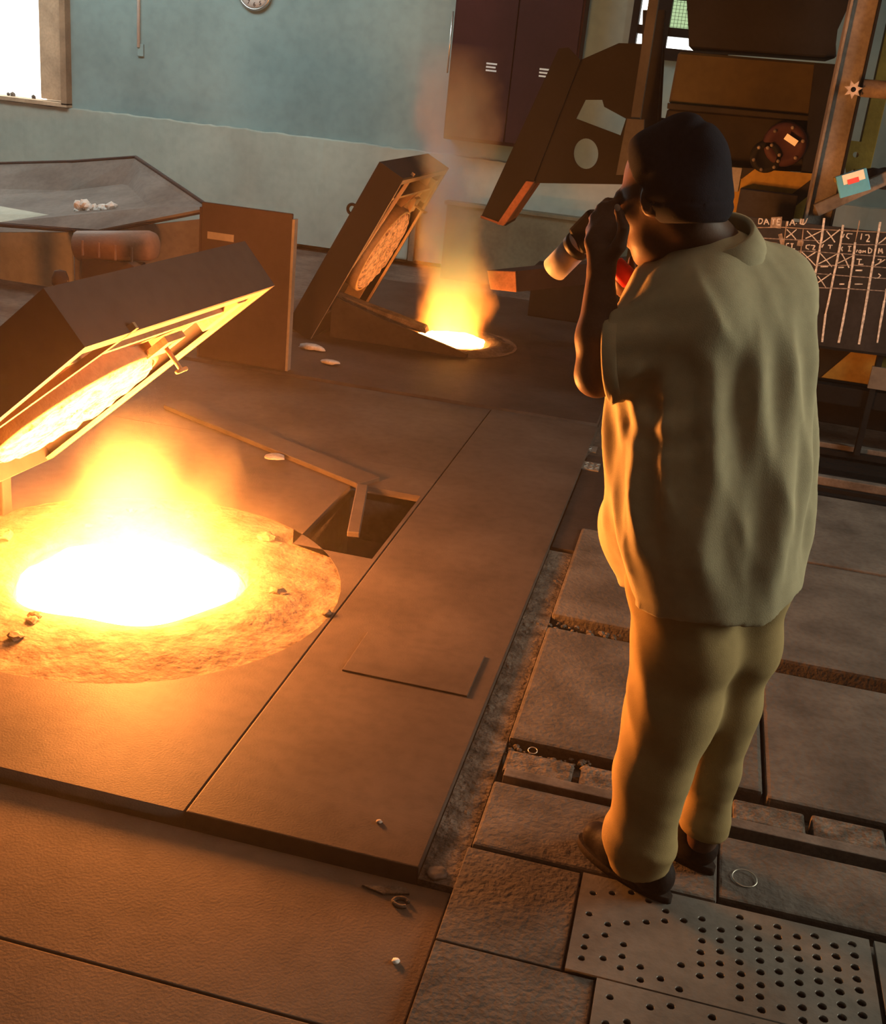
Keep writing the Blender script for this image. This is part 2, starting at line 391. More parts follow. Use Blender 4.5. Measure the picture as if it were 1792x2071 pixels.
box('frame_post', (-0.80, -0.06, 2.0), (-0.63, 0.06, 2.8), M['black_steel'], w2)
box('frame_post', (-0.16, -0.06, 2.0), (-0.10, 0.1, 2.8), M['black_steel'], w2)
box('frame_rail', (-0.95, -0.04, 2.17), (-0.10, 0.06, 2.24), M['black_steel'], w2)
box('frame_rail', (-0.95, -0.06, 1.98), (-0.10, 0.1, 2.075), M['black_steel'], w2)
box('frame_rail', (-0.95, -0.06, 2.46), (-0.10, 0.1, 2.8), M['black_steel'], w2)
box('pane', (-0.9, 0.08, 2.08), (-0.14, 0.085, 2.18), M['pane'], w2)
box('mesh_pane', (-0.64, 0.08, 2.23), (-0.14, 0.085, 2.46), M['pane_green'], w2)
box('pane', (-0.9, 0.08, 2.23), (-0.64, 0.085, 2.46), M['pane'], w2)
for k in range(16): box('mesh_wire', (-0.63 + k * .03, 0.072, 2.23), (-0.627 + k * .03, 0.075, 2.46), M['black_steel'], w2)
for k in range(8): box('mesh_wire', (-0.63, 0.072, 2.25 + k * .028), (-0.15, 0.075, 2.2525 + k * .028), M['black_steel'], w2)

# clock, conduit, electrical cabinet on the back wall
ck = empty('wall_clock', (-4.39, WALL_Y - 0.005, 2.205)); tag(ck, 'round white wall clock with black numerals on the teal wall', 'clock')
rx = Matrix.Rotation(PI / 2, 4, 'X')
lathe('rim', [(0.165, 0), (0.168, 0.03), (0.155, 0.045), (0.145, 0.035), (0.145, 0.0)], M['chrome'], ck, 40, rx)
lathe('dial', [(0, 0.022), (0.146, 0.022), (0.146, 0.0)], M['white'], ck, 40, rx)
for h in range(1, 13):
    cu = bpy.data.curves.new('numeral', 'FONT'); cu.body = str(h); cu.size = 0.052; cu.align_x = 'CENTER'; cu.align_y = 'CENTER'; cu.extrude = 0.0006; cu.resolution_u = 2
    tmp = bpy.data.objects.new('numeral_tmp', cu); col.objects.link(tmp); bpy.context.view_layer.update()
    me = bpy.data.meshes.new_from_object(tmp.evaluated_get(bpy.context.evaluated_depsgraph_get())); bpy.data.objects.remove(tmp)
    me.materials.clear(); me.materials.append(M['black']); o = link(bpy.data.objects.new('numeral', me), ck)
    a = PI / 2 - h * PI / 6; o.location = (0.113 * math.cos(a), -0.024, 0.113 * math.sin(a)); o.rotation_euler = (PI / 2, 0, 0)
for L_, w_, a in ((0.075, 0.006, 0.9), (0.105, 0.004, 2.2)):
    box('hand', (-w_, -0.0275, -0.015), (w_, -0.0255, L_), M['black'], ck, mtx=Matrix.Rotation(a, 4, 'Y'))
cd = empty('conduit_pipe', (-5.55, WALL_Y, 1.6)); tag(cd, 'thin white conduit pipe running down the teal wall', 'pipe')
tube('pipe', [(0, -0.02, 0.02), (0, -0.02, 3.4)], 0.016, M['white'], cd)
box('switch_plate', (-0.01, -0.02, -0.06), (0.05, 0.0, 0.05), M['wall'], cd, bevel=0.004)
box('clip', (-0.03, -0.04, 0.5), (0.03, 0.0, 0.53), M['white'], cd)
el = empty('electrical_cabinet', (-2.45, WALL_Y - 0.06, 1.14)); tag(el, 'maroon two door electrical cabinet fixed on the back wall', 'cabinet')
box('carcass', (0, -0.20, 0), (1.12, 0.055, 2.2), M['maroon'], el, bevel=0.01)
for x0, x1, hx in ((0.02, 0.555, 0.33), (0.565, 1.10, 0.80)):
    d = box('door', (x0, -0.23, 0.03), (x1, -0.20, 2.17), M['maroon'], el, bevel=0.006)
    for q in range(3): box('chalk_mark', (hx, -0.232, 0.60 + q * .028), (hx + .095 - .01 * (q % 2), -0.2305, 0.614 + q * .028), M['white'], d)
tube('bright_edge_pipe', [(-0.015, -0.21, 0.55), (-0.015, -0.21, 1.05)], 0.008, M['chrome'], el)
# ------------------------------------------------------------------ furnaces
def rough_ring(name, c, r0, r1, z0, z1, m, parent, seg=72, rings=9, amp=0.012, lip=0.0):
    bm = bmesh.new(); R = []
    for i in range(rings):
        t = i / (rings - 1); row = []
        for k in range(seg):
            a = 2 * PI * k / seg
            n = 0.5 * math.sin(3 * a + 5 * t) + 0.3 * math.sin(7 * a - 9 * t) + random.uniform(-.6, .6)
            r = r0 + (r1 - r0) * t + (amp * n if 0 < i < rings - 1 else 0) + (0.03 * (math.sin(2 * a + 1) + .6 * math.sin(5 * a)) if i == 0 else 0)
            z = z0 + (z1 - z0) * t + lip * math.sin(PI * min(1, t * 1.3)) + amp * 0.9 * n * math.sin(PI * t)
            row.append(bm.verts.new((r * math.cos(a), r * math.sin(a), z)))
        R.append(row)
    inner = [bm.verts.new((v.co.x, v.co.y, v.co.z - 0.3)) for v in R[0]]; R.insert(0, inner)
    for a_, b_ in zip(R, R[1:]):
        for k in range(seg): bm.faces.new((a_[k], a_[(k + 1) % seg], b_[(k + 1) % seg], b_[k]))
    return bm_obj(name, bm, m, parent, smooth=True)
def melt_disc(name, r, seed, m):
    random.seed(seed); bm = bmesh.new(); n = 64
    ph = [random.uniform(0, 6) for _ in range(4)]
    c = bm.verts.new((0, 0, 0.012)); rows = []
    for j in range(1, 6):
        t = j / 5
        rows.append([bm.verts.new((r * t * (1 + t * (0.05 * math.sin(3 * a + ph[0]) + 0.03 * math.sin(7 * a + ph[1]))) * math.cos(a),
                                   r * t * (1 + t * (0.05 * math.sin(3 * a + ph[0]) + 0.03 * math.sin(7 * a + ph[1]))) * math.sin(a),
                                   0.012 * (1 - t * t) + random.uniform(-.003, .003))) for a in [2 * PI * k / n for k in range(n)]])
    for k in range(n): bm.faces.new((c, rows[0][k], rows[0][(k + 1) % n]))
    for a_, b_ in zip(rows, rows[1:]):
        for k in range(n): bm.faces.new((a_[k], b_[k], b_[(k + 1) % n], a_[(k + 1) % n]))
    return bm_obj(name, bm, m, None, smooth=True)
fu1 = empty('induction_furnace', F1); tag(fu1, 'near furnace mouth ringed by rough refractory in the steel deck', 'furnace', 'induction furnaces in the deck')
rough_ring('refractory_collar', F1, 0.36, 0.75, -0.02, -0.004, M['refractory'], fu1, lip=0.018)
lathe('furnace_wall', [(0.58, -0.02), (0.60, -0.05), (0.60, -0.5)], M['refractory'], fu1, 40)
for k in range(14):
    a = random.uniform(0, 2 * PI); r = random.uniform(0.40, 0.62); s = random.uniform(.012, .035)
    bm = bmesh.new(); bmesh.ops.create_icosphere(bm, subdivisions=2, radius=s)
    for v in bm.verts: v.co *= random.uniform(.7, 1.25); v.co.z *= .55
    bmesh.ops.translate(bm, verts=bm.verts[:], vec=(r * math.cos(a), r * math.sin(a), 0.012)); bm_obj('slag_lump', bm, M['refractory'], fu1)
ml1 = melt_disc('molten_metal', 0.375, 3, M['melt']); ml1.location = (F1.x, F1.y, -0.03)
tag(ml1, 'white hot molten metal pool in the near furnace', 'molten metal', 'molten metal pools')
# raised kerb plate beyond the near mouth, and its return by the pit
kb = empty('kerb_plate', gp(720, 985)); tag(kb, 'raised steel kerb running along the far side of the near furnace', 'kerb')
def wpart(name, pts, ext, m, parent, bevel=0):
    o = prism(name, [Vector(p) - parent.location for p in pts], ext, m, parent, bevel); return o
kz = 0.022
a0, a1, a2 = gp(330, 818, kz), gp(722, 978, kz), gp(702, 1075, kz)
dn = Vector((0, 0, -kz - 0.002))
k1 = (a1 - a0).normalized(); side = Vector((-k1.y, k1.x, 0))
wpart('kerb_bar', [a0, a1, a1 + side * .15, a0 + side * .15], dn, M['deck'], kb, 0.004)
k2 = (a2 - a1).normalized(); s2 = Vector((-k2.y, k2.x, 0))
wpart('kerb_return', [a1 - k2 * 0.0 - s2 * .0, a2, a2 + s2 * .05, a1 + s2 * .05], dn, M['deck'], kb, 0.004)

fu2 = empty('induction_furnace', F2); tag(fu2, 'far furnace mouth behind a sloped guard plate under the charging chute', 'furnace', 'induction furnaces in the deck')
rough_ring('refractory_collar', F2, 0.25, 0.46, 0.0, 0.015, M['ground'], fu2, lip=0.03, amp=0.01)
gy = 7.12
gpts = [at(672, 596, gy), at(700, 612, gy), at(760, 640, gy), at(945, 716, gy - .0)]
b0 = Vector((gpts[-1].x, gy, 0.012)); b1 = Vector((gpts[0].x, gy, 0.012))
wpart('guard_plate', gpts + [b0, b1], (0, 0.025, 0), M['deck_dark'], fu2)
lipb = [at(676, 592, gy + .1), at(740, 618, gy + .1), at(800, 640, gy + .1), at(858, 662, gy + .1), at(862, 676, gy + .1), at(790, 654, gy + .1), at(720, 628, gy + .1), at(672, 604, gy + .1)]
wpart('refractory_lip', lipb, (0, 0.10, 0), M['refractory'], fu2, 0.008)
ml2 = melt_disc('molten_metal', 0.25, 5, M['melt_far']); ml2.location = (F2.x, F2.y, 0.022)
tag(ml2, 'glowing molten metal in the far furnace below the smoke', 'molten metal', 'molten metal pools')

# lids
def make_lid(name, P, ang, yaw, disc_mat, label, shell):
    t = empty(name, (0, 0, 0))
    t.matrix_world = Matrix.Translation(P) @ Matrix.Rotation(math.radians(yaw), 4, 'Z') @ Matrix.Rotation(-math.radians(ang), 4, 'Y')
    tag(t, label, 'furnace lid', 'hinged furnace lids')
    U0, U1, V0, V1, h, th = -0.60, 0.62, -0.62, 0.485, 0.18, 0.014
    box('top_plate', (U0, V0, h - th), (U1, V1, h), shell, t)
    box('skirt_plate', (U0, V0, 0), (U1, V0 + th, h - th), shell, t)
    box('skirt_plate', (U0, V1 - th, 0), (U1, V1, h - th), shell, t)
    box('skirt_plate', (U1 - th, V0 + th, 0), (U1, V1 - th, h - th), shell, t)
    box('skirt_plate', (U0, V0 + th, 0), (U0 + th, V1 - th, h - th), shell, t)
    # rim flange
    box('rim_flange', (U1 - 0.045, V0 + th, 0.0), (U1 - th, V1 - th, 0.012), M['lid_in'], t)
    box('rim_flange', (U0, V0 + th, 0.0), (U1 - 0.045, V0 + 0.035, 0.012), M['lid_in'], t)
    box('rim_flange', (U0, V1 - 0.05, 0.0), (U1 - 0.045, V1 - th, 0.012), M['lid_in'], t)
    # stiffeners inside
    box('rib', (U0 + .02, -0.40, 0.05), (U1 - .05, -0.385, h - th), M['lid_in'], t)
    box('rib', (U0 + .02, 0.36, 0.05), (U1 - .05, 0.375, h - th), M['lid_in'], t)
    box('rib', (0.44, V0 + .04, 0.02), (0.455, V1 - .05, h - th), M['lid_in'], t)
    prism('gusset', [(0.44, 0.12, 0.02), (0.30, 0.0, 0.05), (0.30, 0.0, 0.15), (0.44, 0.12, 0.15)], (0.012, -0.02, 0), M['lid_in'], t)
    box('beam', (0.34, 0.38, 0.01), (0.52, 0.44, 0.11), M['lid_in'], t, bevel=0.004)
    box('diagonal_bar', (-0.35, -0.01, 0.0), (0.35, 0.01, 0.02), M['lid_in'], t, mtx=Matrix.Translation((0.30, -0.49, 0.0)) @ Matrix.Rotation(0.28, 4, 'Z'))
    # refractory plug
    seg = 56
    bm = bmesh.new(); rows = []
    st = random.getstate(); random.seed(11)
    for j, (r, z) in enumerate(((0.05, -0.012), (0.12, -0.014), (0.19, -0.013), (0.25, -0.012), (0.285, -0.008), (0.298, 0.008), (0.30, 0.10))):
        rows.append([bm.verts.new((r * math.cos(2 * PI * k / seg), r * math.sin(2 * PI * k / seg), z + (random.uniform(-.006, .006) if j < 5 else 0))) for k in range(seg)])
    random.setstate(st)
    bm.faces.new(rows[0])
    for a_, b_ in zip(rows, rows[1:]):
        for k in range(seg): bm.faces.new((a_[k], a_[(k + 1) % seg], b_[(k + 1) % seg], b_[k]))
    bm_obj('refractory_plug', bm, disc_mat, t)
    lathe('retaining_ring', [(0.302, 0.0), (0.322, 0.004), (0.322, 0.12), (0.302, 0.12)], M['lid_in'], t, 48)
    # bolt with a cross bar
    tb = tube('clamp_bolt', [(0.36, 0.10, 0.02), (0.36, 0.10, -0.09)], 0.008, M['lid_in'], t)
    tube('cross_bar', [(0.36, 0.07, -0.09), (0.36, 0.13, -0.09)], 0.007, M['lid_in'], tb)
    box('clamp_bracket', (0.31, 0.05, -0.004), (0.41, 0.16, 0.02), M['lid_in'], tb)
    for v in (-0.45, 0.32):
        box('hinge_lug', (U0 - 0.12, v - 0.02, 0.02), (U0, v + 0.02, 0.12), shell, t, bevel=0.006)
    # lifting eye on the top
    lathe('lifting_eye', [(0.030 + 0.010 * math.cos(a), 0.010 * math.sin(a)) for a in [2 * PI * k / 10 for k in range(11)]], shell, t, 20,
          Matrix.Translation((0.25, -0.5, h + 0.03)) @ Matrix.Rotation(PI / 2, 4, 'X'))
    return t
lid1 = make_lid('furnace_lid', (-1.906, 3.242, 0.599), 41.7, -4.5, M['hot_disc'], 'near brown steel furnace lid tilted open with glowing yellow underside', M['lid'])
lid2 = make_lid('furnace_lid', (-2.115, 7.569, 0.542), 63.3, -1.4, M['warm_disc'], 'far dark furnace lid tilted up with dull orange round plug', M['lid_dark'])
# hinge stands of the lids
for P, zz in ((lid1.matrix_world @ Vector((-0.70, -0.07, 0.07)), 0), (lid2.matrix_world @ Vector((-0.70, -0.07, 0.07)), 0)):
    hs = empty('hinge_stand', (P.x, P.y, 0)); tag(hs, 'steel hinge stand under the near furnace lid' if P.y < 5 else 'steel hinge stand under the far furnace lid', 'stand', 'lid hinge stands')
    top = max(0.06, P.z)
    for v in (-0.38, 0.39): box('upright', (-0.10, v - 0.03, 0.0), (0.06, v + 0.03, top + 0.05), M['lid'], hs, bevel=0.006)
    tube('hinge_pin', [(0, -0.48, top), (0, 0.46, top)], 0.02, M['lid'], hs)

# flames and smoke
def point(name, loc, power, color, rad):
    d = bpy.data.lights.new(name, 'POINT'); d.energy = power; d.color = color; d.shadow_soft_size = rad
    o = bpy.data.objects.new(name, d); col.objects.link(o); o.location = loc; return o
point('near_flame_light', (F1.x, F1.y, 0.36), 440, (1.0, 0.30, 0.055), 0.16)
point('far_flame_light', (F2.x - 0.02, F2.y, 0.16), 9, (1.0, 0.30, 0.055), 0.16)
def vol_nodes(name):
    m = bpy.data.materials.new(name); m.use_nodes = True
    nt = m.node_tree
    for n in list(nt.nodes):
        if n.type != 'OUTPUT_MATERIAL': nt.nodes.remove(n)
    return m, nt, nt.nodes['Material Output']
def math_node(nt, op, a, b=None, clamp=False):
    n = nt.nodes.new('ShaderNodeMath'); n.operation = op; n.use_clamp = clamp
    for i, v in enumerate((a, b)):
        if v is None: continue
        if isinstance(v, (int, float)): n.inputs[i].default_value = v
        else: nt.links.new(v, n.inputs[i])
    return n.outputs[0]
def maprange(nt, v, a, b, c, d, smooth=True):
    n = nt.nodes.new('ShaderNodeMapRange'); n.interpolation_type = 'SMOOTHSTEP' if smooth else 'LINEAR'; n.clamp = True
    nt.links.new(v, n.inputs[0])
    for i, k in enumerate((a, b, c, d)): n.inputs[i + 1].default_value = k
    return n.outputs[0]
def radial(nt, scale, offset=(0, 0, 0)):
    """length of (object coords - offset) / scale"""
    tc = nt.nodes.new('ShaderNodeTexCoord')
    a = nt.nodes.new('ShaderNodeVectorMath'); a.operation = 'SUBTRACT'; a.inputs[1].default_value = offset
    nt.links.new(tc.outputs['Object'], a.inputs[0])
    b = nt.nodes.new('ShaderNodeVectorMath'); b.operation = 'DIVIDE'; b.inputs[1].default_value = scale
    nt.links.new(a.outputs[0], b.inputs[0])
    c = nt.nodes.new('ShaderNodeVectorMath'); c.operation = 'LENGTH'; nt.links.new(b.outputs[0], c.inputs[0])
    return c.outputs['Value'], tc.outputs['Object']
def vnoise(nt, vec, scale, detail=3, zsq=1.0):
    mp = nt.nodes.new('ShaderNodeMapping'); mp.inputs['Scale'].default_value = (1, 1, zsq); nt.links.new(vec, mp.inputs['Vector'])
    n = nt.nodes.new('ShaderNodeTexNoise'); n.inputs['Scale'].default_value = scale; n.inputs['Detail'].default_value = detail
    nt.links.new(mp.outputs[0], n.inputs['Vector']); return n.outputs['Fac']

def blob_column(name, rings, m, loc, seg=24, cap_h=0.0):
    """closed volume hull: rings of (x, y, z, radius)"""
    bm = bmesh.new(); R = []
    for (x, y, z_, r) in rings:
        R.append([bm.verts.new((x + r * math.cos(2 * PI * k / seg), y + r * math.sin(2 * PI * k / seg), z_)) for k in range(seg)])
    for a_, b_ in zip(R, R[1:]):
        for k in range(seg): bm.faces.new((a_[k], a_[(k + 1) % seg], b_[(k + 1) % seg], b_[k]))
    bm.faces.new(R[0][::-1]); bm.faces.new(R[-1])
    o = bm_obj(name, bm, m); o.location = loc; return o
# flame over the near melt; its emission dome also paints the bloom around it
fm, nt, out = vol_nodes('flame_bloom_near')
d, co = radial(nt, (0.80, 0.80, 0.46), (0, 0, -0.03))
nz = vnoise(nt, co, 7.0, 2, 0.6)
d2 = math_node(nt, 'ADD', d, math_node(nt, 'MULTIPLY', math_node(nt, 'SUBTRACT', nz, 0.5), 0.45))
dens = maprange(nt, d2, 0.25, 1.0, 1.0, 0.0)
em = nt.nodes.new('ShaderNodeEmission'); em.inputs['Color'].default_value = (1.0, 0.42, 0.05, 1)
nt.links.new(math_node(nt, 'MULTIPLY', math_node(nt, 'POWER', dens, 2.6), 3.4), em.inputs['Strength'])
fs = nt.nodes.new('ShaderNodeVolumeScatter'); fs.inputs['Color'].default_value = (0.95, 0.72, 0.5, 1); fs.inputs['Anisotropy'].default_value = 0.3
nt.links.new(math_node(nt, 'MULTIPLY', dens, 0.16), fs.inputs['Density'])
ad = nt.nodes.new('ShaderNodeAddShader'); nt.links.new(em.outputs[0], ad.inputs[0]); nt.links.new(fs.outputs[0], ad.inputs[1])
nt.links.new(ad.outputs[0], out.inputs['Volume'])
fl1 = blob_column('flame', [(0, 0, 0.022, 0.66), (0, 0, 0.08, 0.69), (0, 0, 0.18, 0.66), (0.01, 0.01, 0.27, 0.54), (0.01, 0.02, 0.34, 0.36), (0.01, 0.02, 0.38, 0.14)], fm, F1)
tag(fl1, 'yellow flame and added bloom over the near molten pool', 'flame', kind='stuff')
# thin wisp climbing from the near mouth towards the lid
sm, nt, out = vol_nodes('smoke_near')
tc = nt.nodes.new('ShaderNodeTexCoord'); sx = nt.nodes.new('ShaderNodeSeparateXYZ'); nt.links.new(tc.outputs['Object'], sx.inputs[0])
z = sx.outputs['Z']
rr = math_node(nt, 'SQRT', math_node(nt, 'ADD', math_node(nt, 'MULTIPLY', sx.outputs['X'], sx.outputs['X']), math_node(nt, 'MULTIPLY', sx.outputs['Y'], sx.outputs['Y'])))
q = math_node(nt, 'ADD', math_node(nt, 'DIVIDE', rr, 0.30), math_node(nt, 'MULTIPLY', math_node(nt, 'SUBTRACT', vnoise(nt, tc.outputs['Object'], 4.5, 3, 0.5), 0.5), 2.6))
dens = math_node(nt, 'MULTIPLY', maprange(nt, q, 0.0, 1.0, 1.0, 0.0), maprange(nt, z, 0.05, 0.60, 1.0, 0.0, False))
vs = nt.nodes.new('ShaderNodeVolumeScatter'); vs.inputs['Color'].default_value = (0.93, 0.82, 0.66, 1)
nt.links.new(math_node(nt, 'MULTIPLY', dens, 0.42), vs.inputs['Density'])
nt.links.new(vs.outputs[0], out.inputs['Volume'])
so1 = blob_column('smoke', [(0, 0, 0.05, 0.34), (0, 0, 0.2, 0.36), (0, 0, 0.36, 0.34), (0.02, 0, 0.50, 0.28), (0.02, 0, 0.60, 0.16)], sm, F1 + Vector((0.03, 0.08, 0)))
tag(so1, 'faint yellow smoke wisp above the near molten pool', 'smoke', kind='stuff')
# plume over the far furnace
pm, nt, out = vol_nodes('smoke_far')
tc = nt.nodes.new('ShaderNodeTexCoord'); sx = nt.nodes.new('ShaderNodeSeparateXYZ'); nt.links.new(tc.outputs['Object'], sx.inputs[0])
z = sx.outputs['Z']
wob = math_node(nt, 'MULTIPLY', math_node(nt, 'SINE', math_node(nt, 'MULTIPLY', z, 5.0)), 0.035)
xx = math_node(nt, 'SUBTRACT', math_node(nt, 'SUBTRACT', sx.outputs['X'], wob), math_node(nt, 'MULTIPLY', z, -0.10))
rr = math_node(nt, 'SQRT', math_node(nt, 'ADD', math_node(nt, 'MULTIPLY', xx, xx), math_node(nt, 'MULTIPLY', sx.outputs['Y'], sx.outputs['Y'])))
nz = vnoise(nt, tc.outputs['Object'], 4.6, 5, 0.7)
rad = math_node(nt, 'ADD', 0.23, math_node(nt, 'MULTIPLY', z, 0.05))
q = math_node(nt, 'ADD', math_node(nt, 'DIVIDE', rr, rad), math_node(nt, 'MULTIPLY', math_node(nt, 'SUBTRACT', nz, 0.5), 1.5))
core = maprange(nt, q, 0.25, 1.05, 1.0, 0.0)
fade = maprange(nt, z, 0.1, 1.9, 1.0, 0.0, False)
fz = maprange(nt, z, 0.0, 0.30, 1.0, 0.0)
dn_ = math_node(nt, 'MULTIPLY', math_node(nt, 'MULTIPLY', math_node(nt, 'MULTIPLY', core, fade), maprange(nt, z, 0.0, 0.6, 0.25, 1.0, False)), 13.0)
vs = nt.nodes.new('ShaderNodeVolumeScatter'); vs.inputs['Color'].default_value = (0.96, 0.52, 0.22, 1)
nt.links.new(dn_, vs.inputs['Density'])
em = nt.nodes.new('ShaderNodeEmission'); em.inputs['Color'].default_value = (1.0, 0.42, 0.06, 1)
nt.links.new(math_node(nt, 'MULTIPLY', math_node(nt, 'MULTIPLY', core, math_node(nt, 'POWER', fz, 1.6)), 4.2), em.inputs['Strength'])
ad = nt.nodes.new('ShaderNodeAddShader'); nt.links.new(vs.outputs[0], ad.inputs[0]); nt.links.new(em.outputs[0], ad.inputs[1])
nt.links.new(ad.outputs[0], out.inputs['Volume'])
so2 = blob_column('smoke', [(0.0 + 0.035 * math.sin(5 * k) - 0.10 * k, 0, k, 0.33 + 0.07 * k) for k in [0.04 + 0.12 * j for j in range(17)]], pm, F2)
tag(so2, 'tall orange smoke plume rising from the far furnace', 'smoke', kind='stuff')

# ------------------------------------------------------------------ charging machine on the right
def xz(px, py, Y):
    p = at(px, py, Y); return (p.x, p.z)
def vplate(name, pix, holes, Y, th, m, parent=None):
    return plate2d(name, [xz(x, y, Y) for x, y in pix], [[xz(x, y, Y) for x, y in h] for h in holes], th, m, parent,
                   mtx=basis((0, Y, 0), (1, 0, 0), (0, 0, 1), (0, -1, 0)))
cm = empty('charging_machine', (0, 0, 0)); tag(cm, 'dark ochre charging machine with hopper, posts and chute over the far furnace', 'machine')
vplate('side_plate', [(1138, 112), (1168, 124), (1252, 87), (1345, 90), (1330, 374), (1072, 370)],
       [[(1165, 240), (1184, 202), (1218, 202), (1222, 216), (1266, 240), (1255, 274)],
        [(1185 + 25 * math.cos(a), 311 + 31 * math.sin(a)) for a in [2 * PI * k / 28 for k in range(28)]]], 6.95, 0.02, M['chute'], cm)
ch = vplate('chute', [(1130, 98), (1150, 96), (1174, 122), (1078, 370), (1018, 456), (972, 441)], [], 6.92, 0.014, M['chute'], cm)
vplate('chute_wall', [(1130, 98), (1150, 96), (1174, 122), (1078, 370), (1018, 456), (972, 441)], [], 7.28, 0.014, M['chute'], ch)
a_, b_ = at(1172, 124, 6.94), at(1018, 455, 6.94); nrm = Vector((-(b_ - a_).z, 0, (b_ - a_).x)).normalized() * 0.014
prism('chute_floor', [a_, b_, b_ + nrm, a_ + nrm], (0, 0.34, 0), M['chute'], ch)
a_, b_ = at(1080, 368, 6.90), at(1020, 456, 6.90); w_ = at(1064, 366, 6.90) - a_
prism('chute_lip', [a_, b_, b_ + w_, a_ + w_], (0, 0.40, 0), M['chute_lip'], ch, 0.004)
a_, b_ = at(972, 440, 6.905), at(1018, 457, 6.905)
prism('chute_lip', [a_, b_, b_ + Vector((0, 0, .012)), a_ + Vector((0, 0, .012))], (0, 0.40, 0), M['chute_lip'], ch)
# hopper and body
prism('hopper', [at(1383, -90, 6.72), at(1760, -90, 6.72), at(1722, 0, 6.72), at(1690, 60, 6.72), at(1692, 118, 6.72), at(1393, 97, 6.72), at(1392, 55, 6.72)], (0, 0.7, 0), M['black_steel'], cm, 0.01)
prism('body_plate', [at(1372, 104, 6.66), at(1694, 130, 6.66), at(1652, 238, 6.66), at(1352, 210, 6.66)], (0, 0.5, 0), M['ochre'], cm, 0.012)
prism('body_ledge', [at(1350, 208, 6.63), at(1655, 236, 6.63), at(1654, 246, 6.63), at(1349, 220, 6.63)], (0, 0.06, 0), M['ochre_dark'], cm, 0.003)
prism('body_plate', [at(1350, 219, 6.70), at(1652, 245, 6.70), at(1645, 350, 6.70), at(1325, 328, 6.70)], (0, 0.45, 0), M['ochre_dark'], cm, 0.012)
prism('frame_column', [at(1648, 128, 6.62), at(1706, 132, 6.62), at(1662, 432, 6.62), at(1612, 428, 6.62)], (0, 0.09, 0), M['black_steel'], cm)
prism('rear_column', [at(1300, 20, 6.75), at(1345, 20, 6.75), at(1322, 350, 6.75), at(1290, 350, 6.75)], (0, 0.1, 0), M['black_steel'], cm)
mo = None
for px, py, r, ln in ((1588, 292, 0.115, 0.16), (1550, 318, 0.085, 0.12)):
    P = at(px, py, 6.60)
    mo = lathe('vibrator_motor', [(0, 0), (r * .55, 0), (r * .62, -0.012), (r * .9, -0.012), (r, 0.01), (r, ln), (0, ln)], M['maroon'] if r > .1 else M['black_steel'], cm, 24, Matrix.Translation(P) @ Matrix.Rotation(-PI / 2, 4, 'X'))
    for k in range(6):
        a = k * PI / 3 + .3
        lathe('bolt', [(0, -0.012), (0.010, -0.012), (0.010, 0.0)], M['rail'], mo, 6, Matrix.Translation(P + Vector((r * .78 * math.cos(a), -0.008, r * .78 * math.sin(a)))) @ Matrix.Rotation(-PI / 2, 4, 'X'))
P = at(1600, 283, 6.56)
box('rating_label', (-0.035, -0.002, -0.016), (0.035, 0.002, 0.016), M['white'], cm, mtx=Matrix.Translation(P) @ Matrix.Rotation(0.45, 4, 'Y'))
st = vplate('hazard_plate', [(1446, 335), (1668, 353), (1645, 446), (1436, 425)], [], 6.60, 0.02, M['yellow'], cm)
vplate('black_stripe', [(1655, 352), (1668, 353), (1655, 380), (1590, 432), (1552, 430)], [], 6.595, 0.004, M['black'], st)
vplate('black_stripe', [(1500, 339), (1528, 341), (1500, 362), (1492, 357)], [], 6.595, 0.004, M['black'], st)
cb = box('control_box', (0, -0.05, 0), (0.30, 0.05, 0.14), M['board'], cm, bevel=0.008, mtx=Matrix.Translation(at(1488, 434, 6.55)) @ Matrix.Rotation(-0.0, 4, 'Y'))
vplate('notice_sheet', [(1452, 336), (1501, 340), (1492, 388), (1446, 384)], [], 6.59, 0.003, M['paper'], cm)
# posts
def post(name, px0, px1, py, Y, w, zt, m, dpt=0.1, zb=0.0):
    p = at(px0, py, Y); return box(name, (p.x, Y, zb), (p.x + w, Y + dpt, zt), m, cm, bevel=0.006)
pz = at(1285, 243, 6.5)
box('slim_post', (pz.x - 0.026, 6.5, pz.z - .02), (pz.x + 0.026, 6.56, 3.6), M['post_tan'], cm, bevel=0.005)
vplate('post_bracket', [(1268, 240), (1303, 242), (1297, 352), (1246, 354)], [], 6.48, 0.05, M['post_tan'], cm)
p0, p1 = at(1718, 0, 6.4), at(1642, 430, 6.4); q0, q1 = at(1766, 0, 6.4), at(1694, 430, 6.4)
gp_ = box('main_post', ((p0.x + p1.x) / 2, 6.4, 0.08), ((q0.x + q1.x) / 2, 6.5, 3.4), M['post'], cm, bevel=0.004)
xl, xr = (p0.x + p1.x) / 2, (q0.x + q1.x) / 2
box('post_flange', (xl - 0.012, 6.37, 0.08), (xl, 6.53, 3.4), M['post'], gp_)
box('post_flange', (xr, 6.37, 0.08), (xr + 0.012, 6.53, 3.4), M['black_steel'], gp_)
box('rear_post', (xr + 0.10, 6.75, 1.45), (xr + 0.18, 6.83, 3.4), M['yellow'], cm, bevel=0.004)
vplate('hinge_plate', [(1718, 284), (1750, 288), (1757, 312), (1746, 334), (1712, 350), (1706, 318)], [circle(1731, 313, 6, 12)], 6.72, 0.03, M['yellow'], cm)
P = at(1726, 181, 6.30)
star = [(0.045 * (1.0 if k % 2 == 0 else 0.52) * math.cos(2 * PI * k / 14 + .25), 0.045 * (1.0 if k % 2 == 0 else 0.52) * math.sin(2 * PI * k / 14 + .25)) for k in range(14)]
sk = plate2d('star_knob', star, [circle(0, 0, 0.012, 12)], 0.02, M['rag'], cm, mtx=Matrix.Translation(P) @ Matrix.Rotation(PI / 2, 4, 'X'))
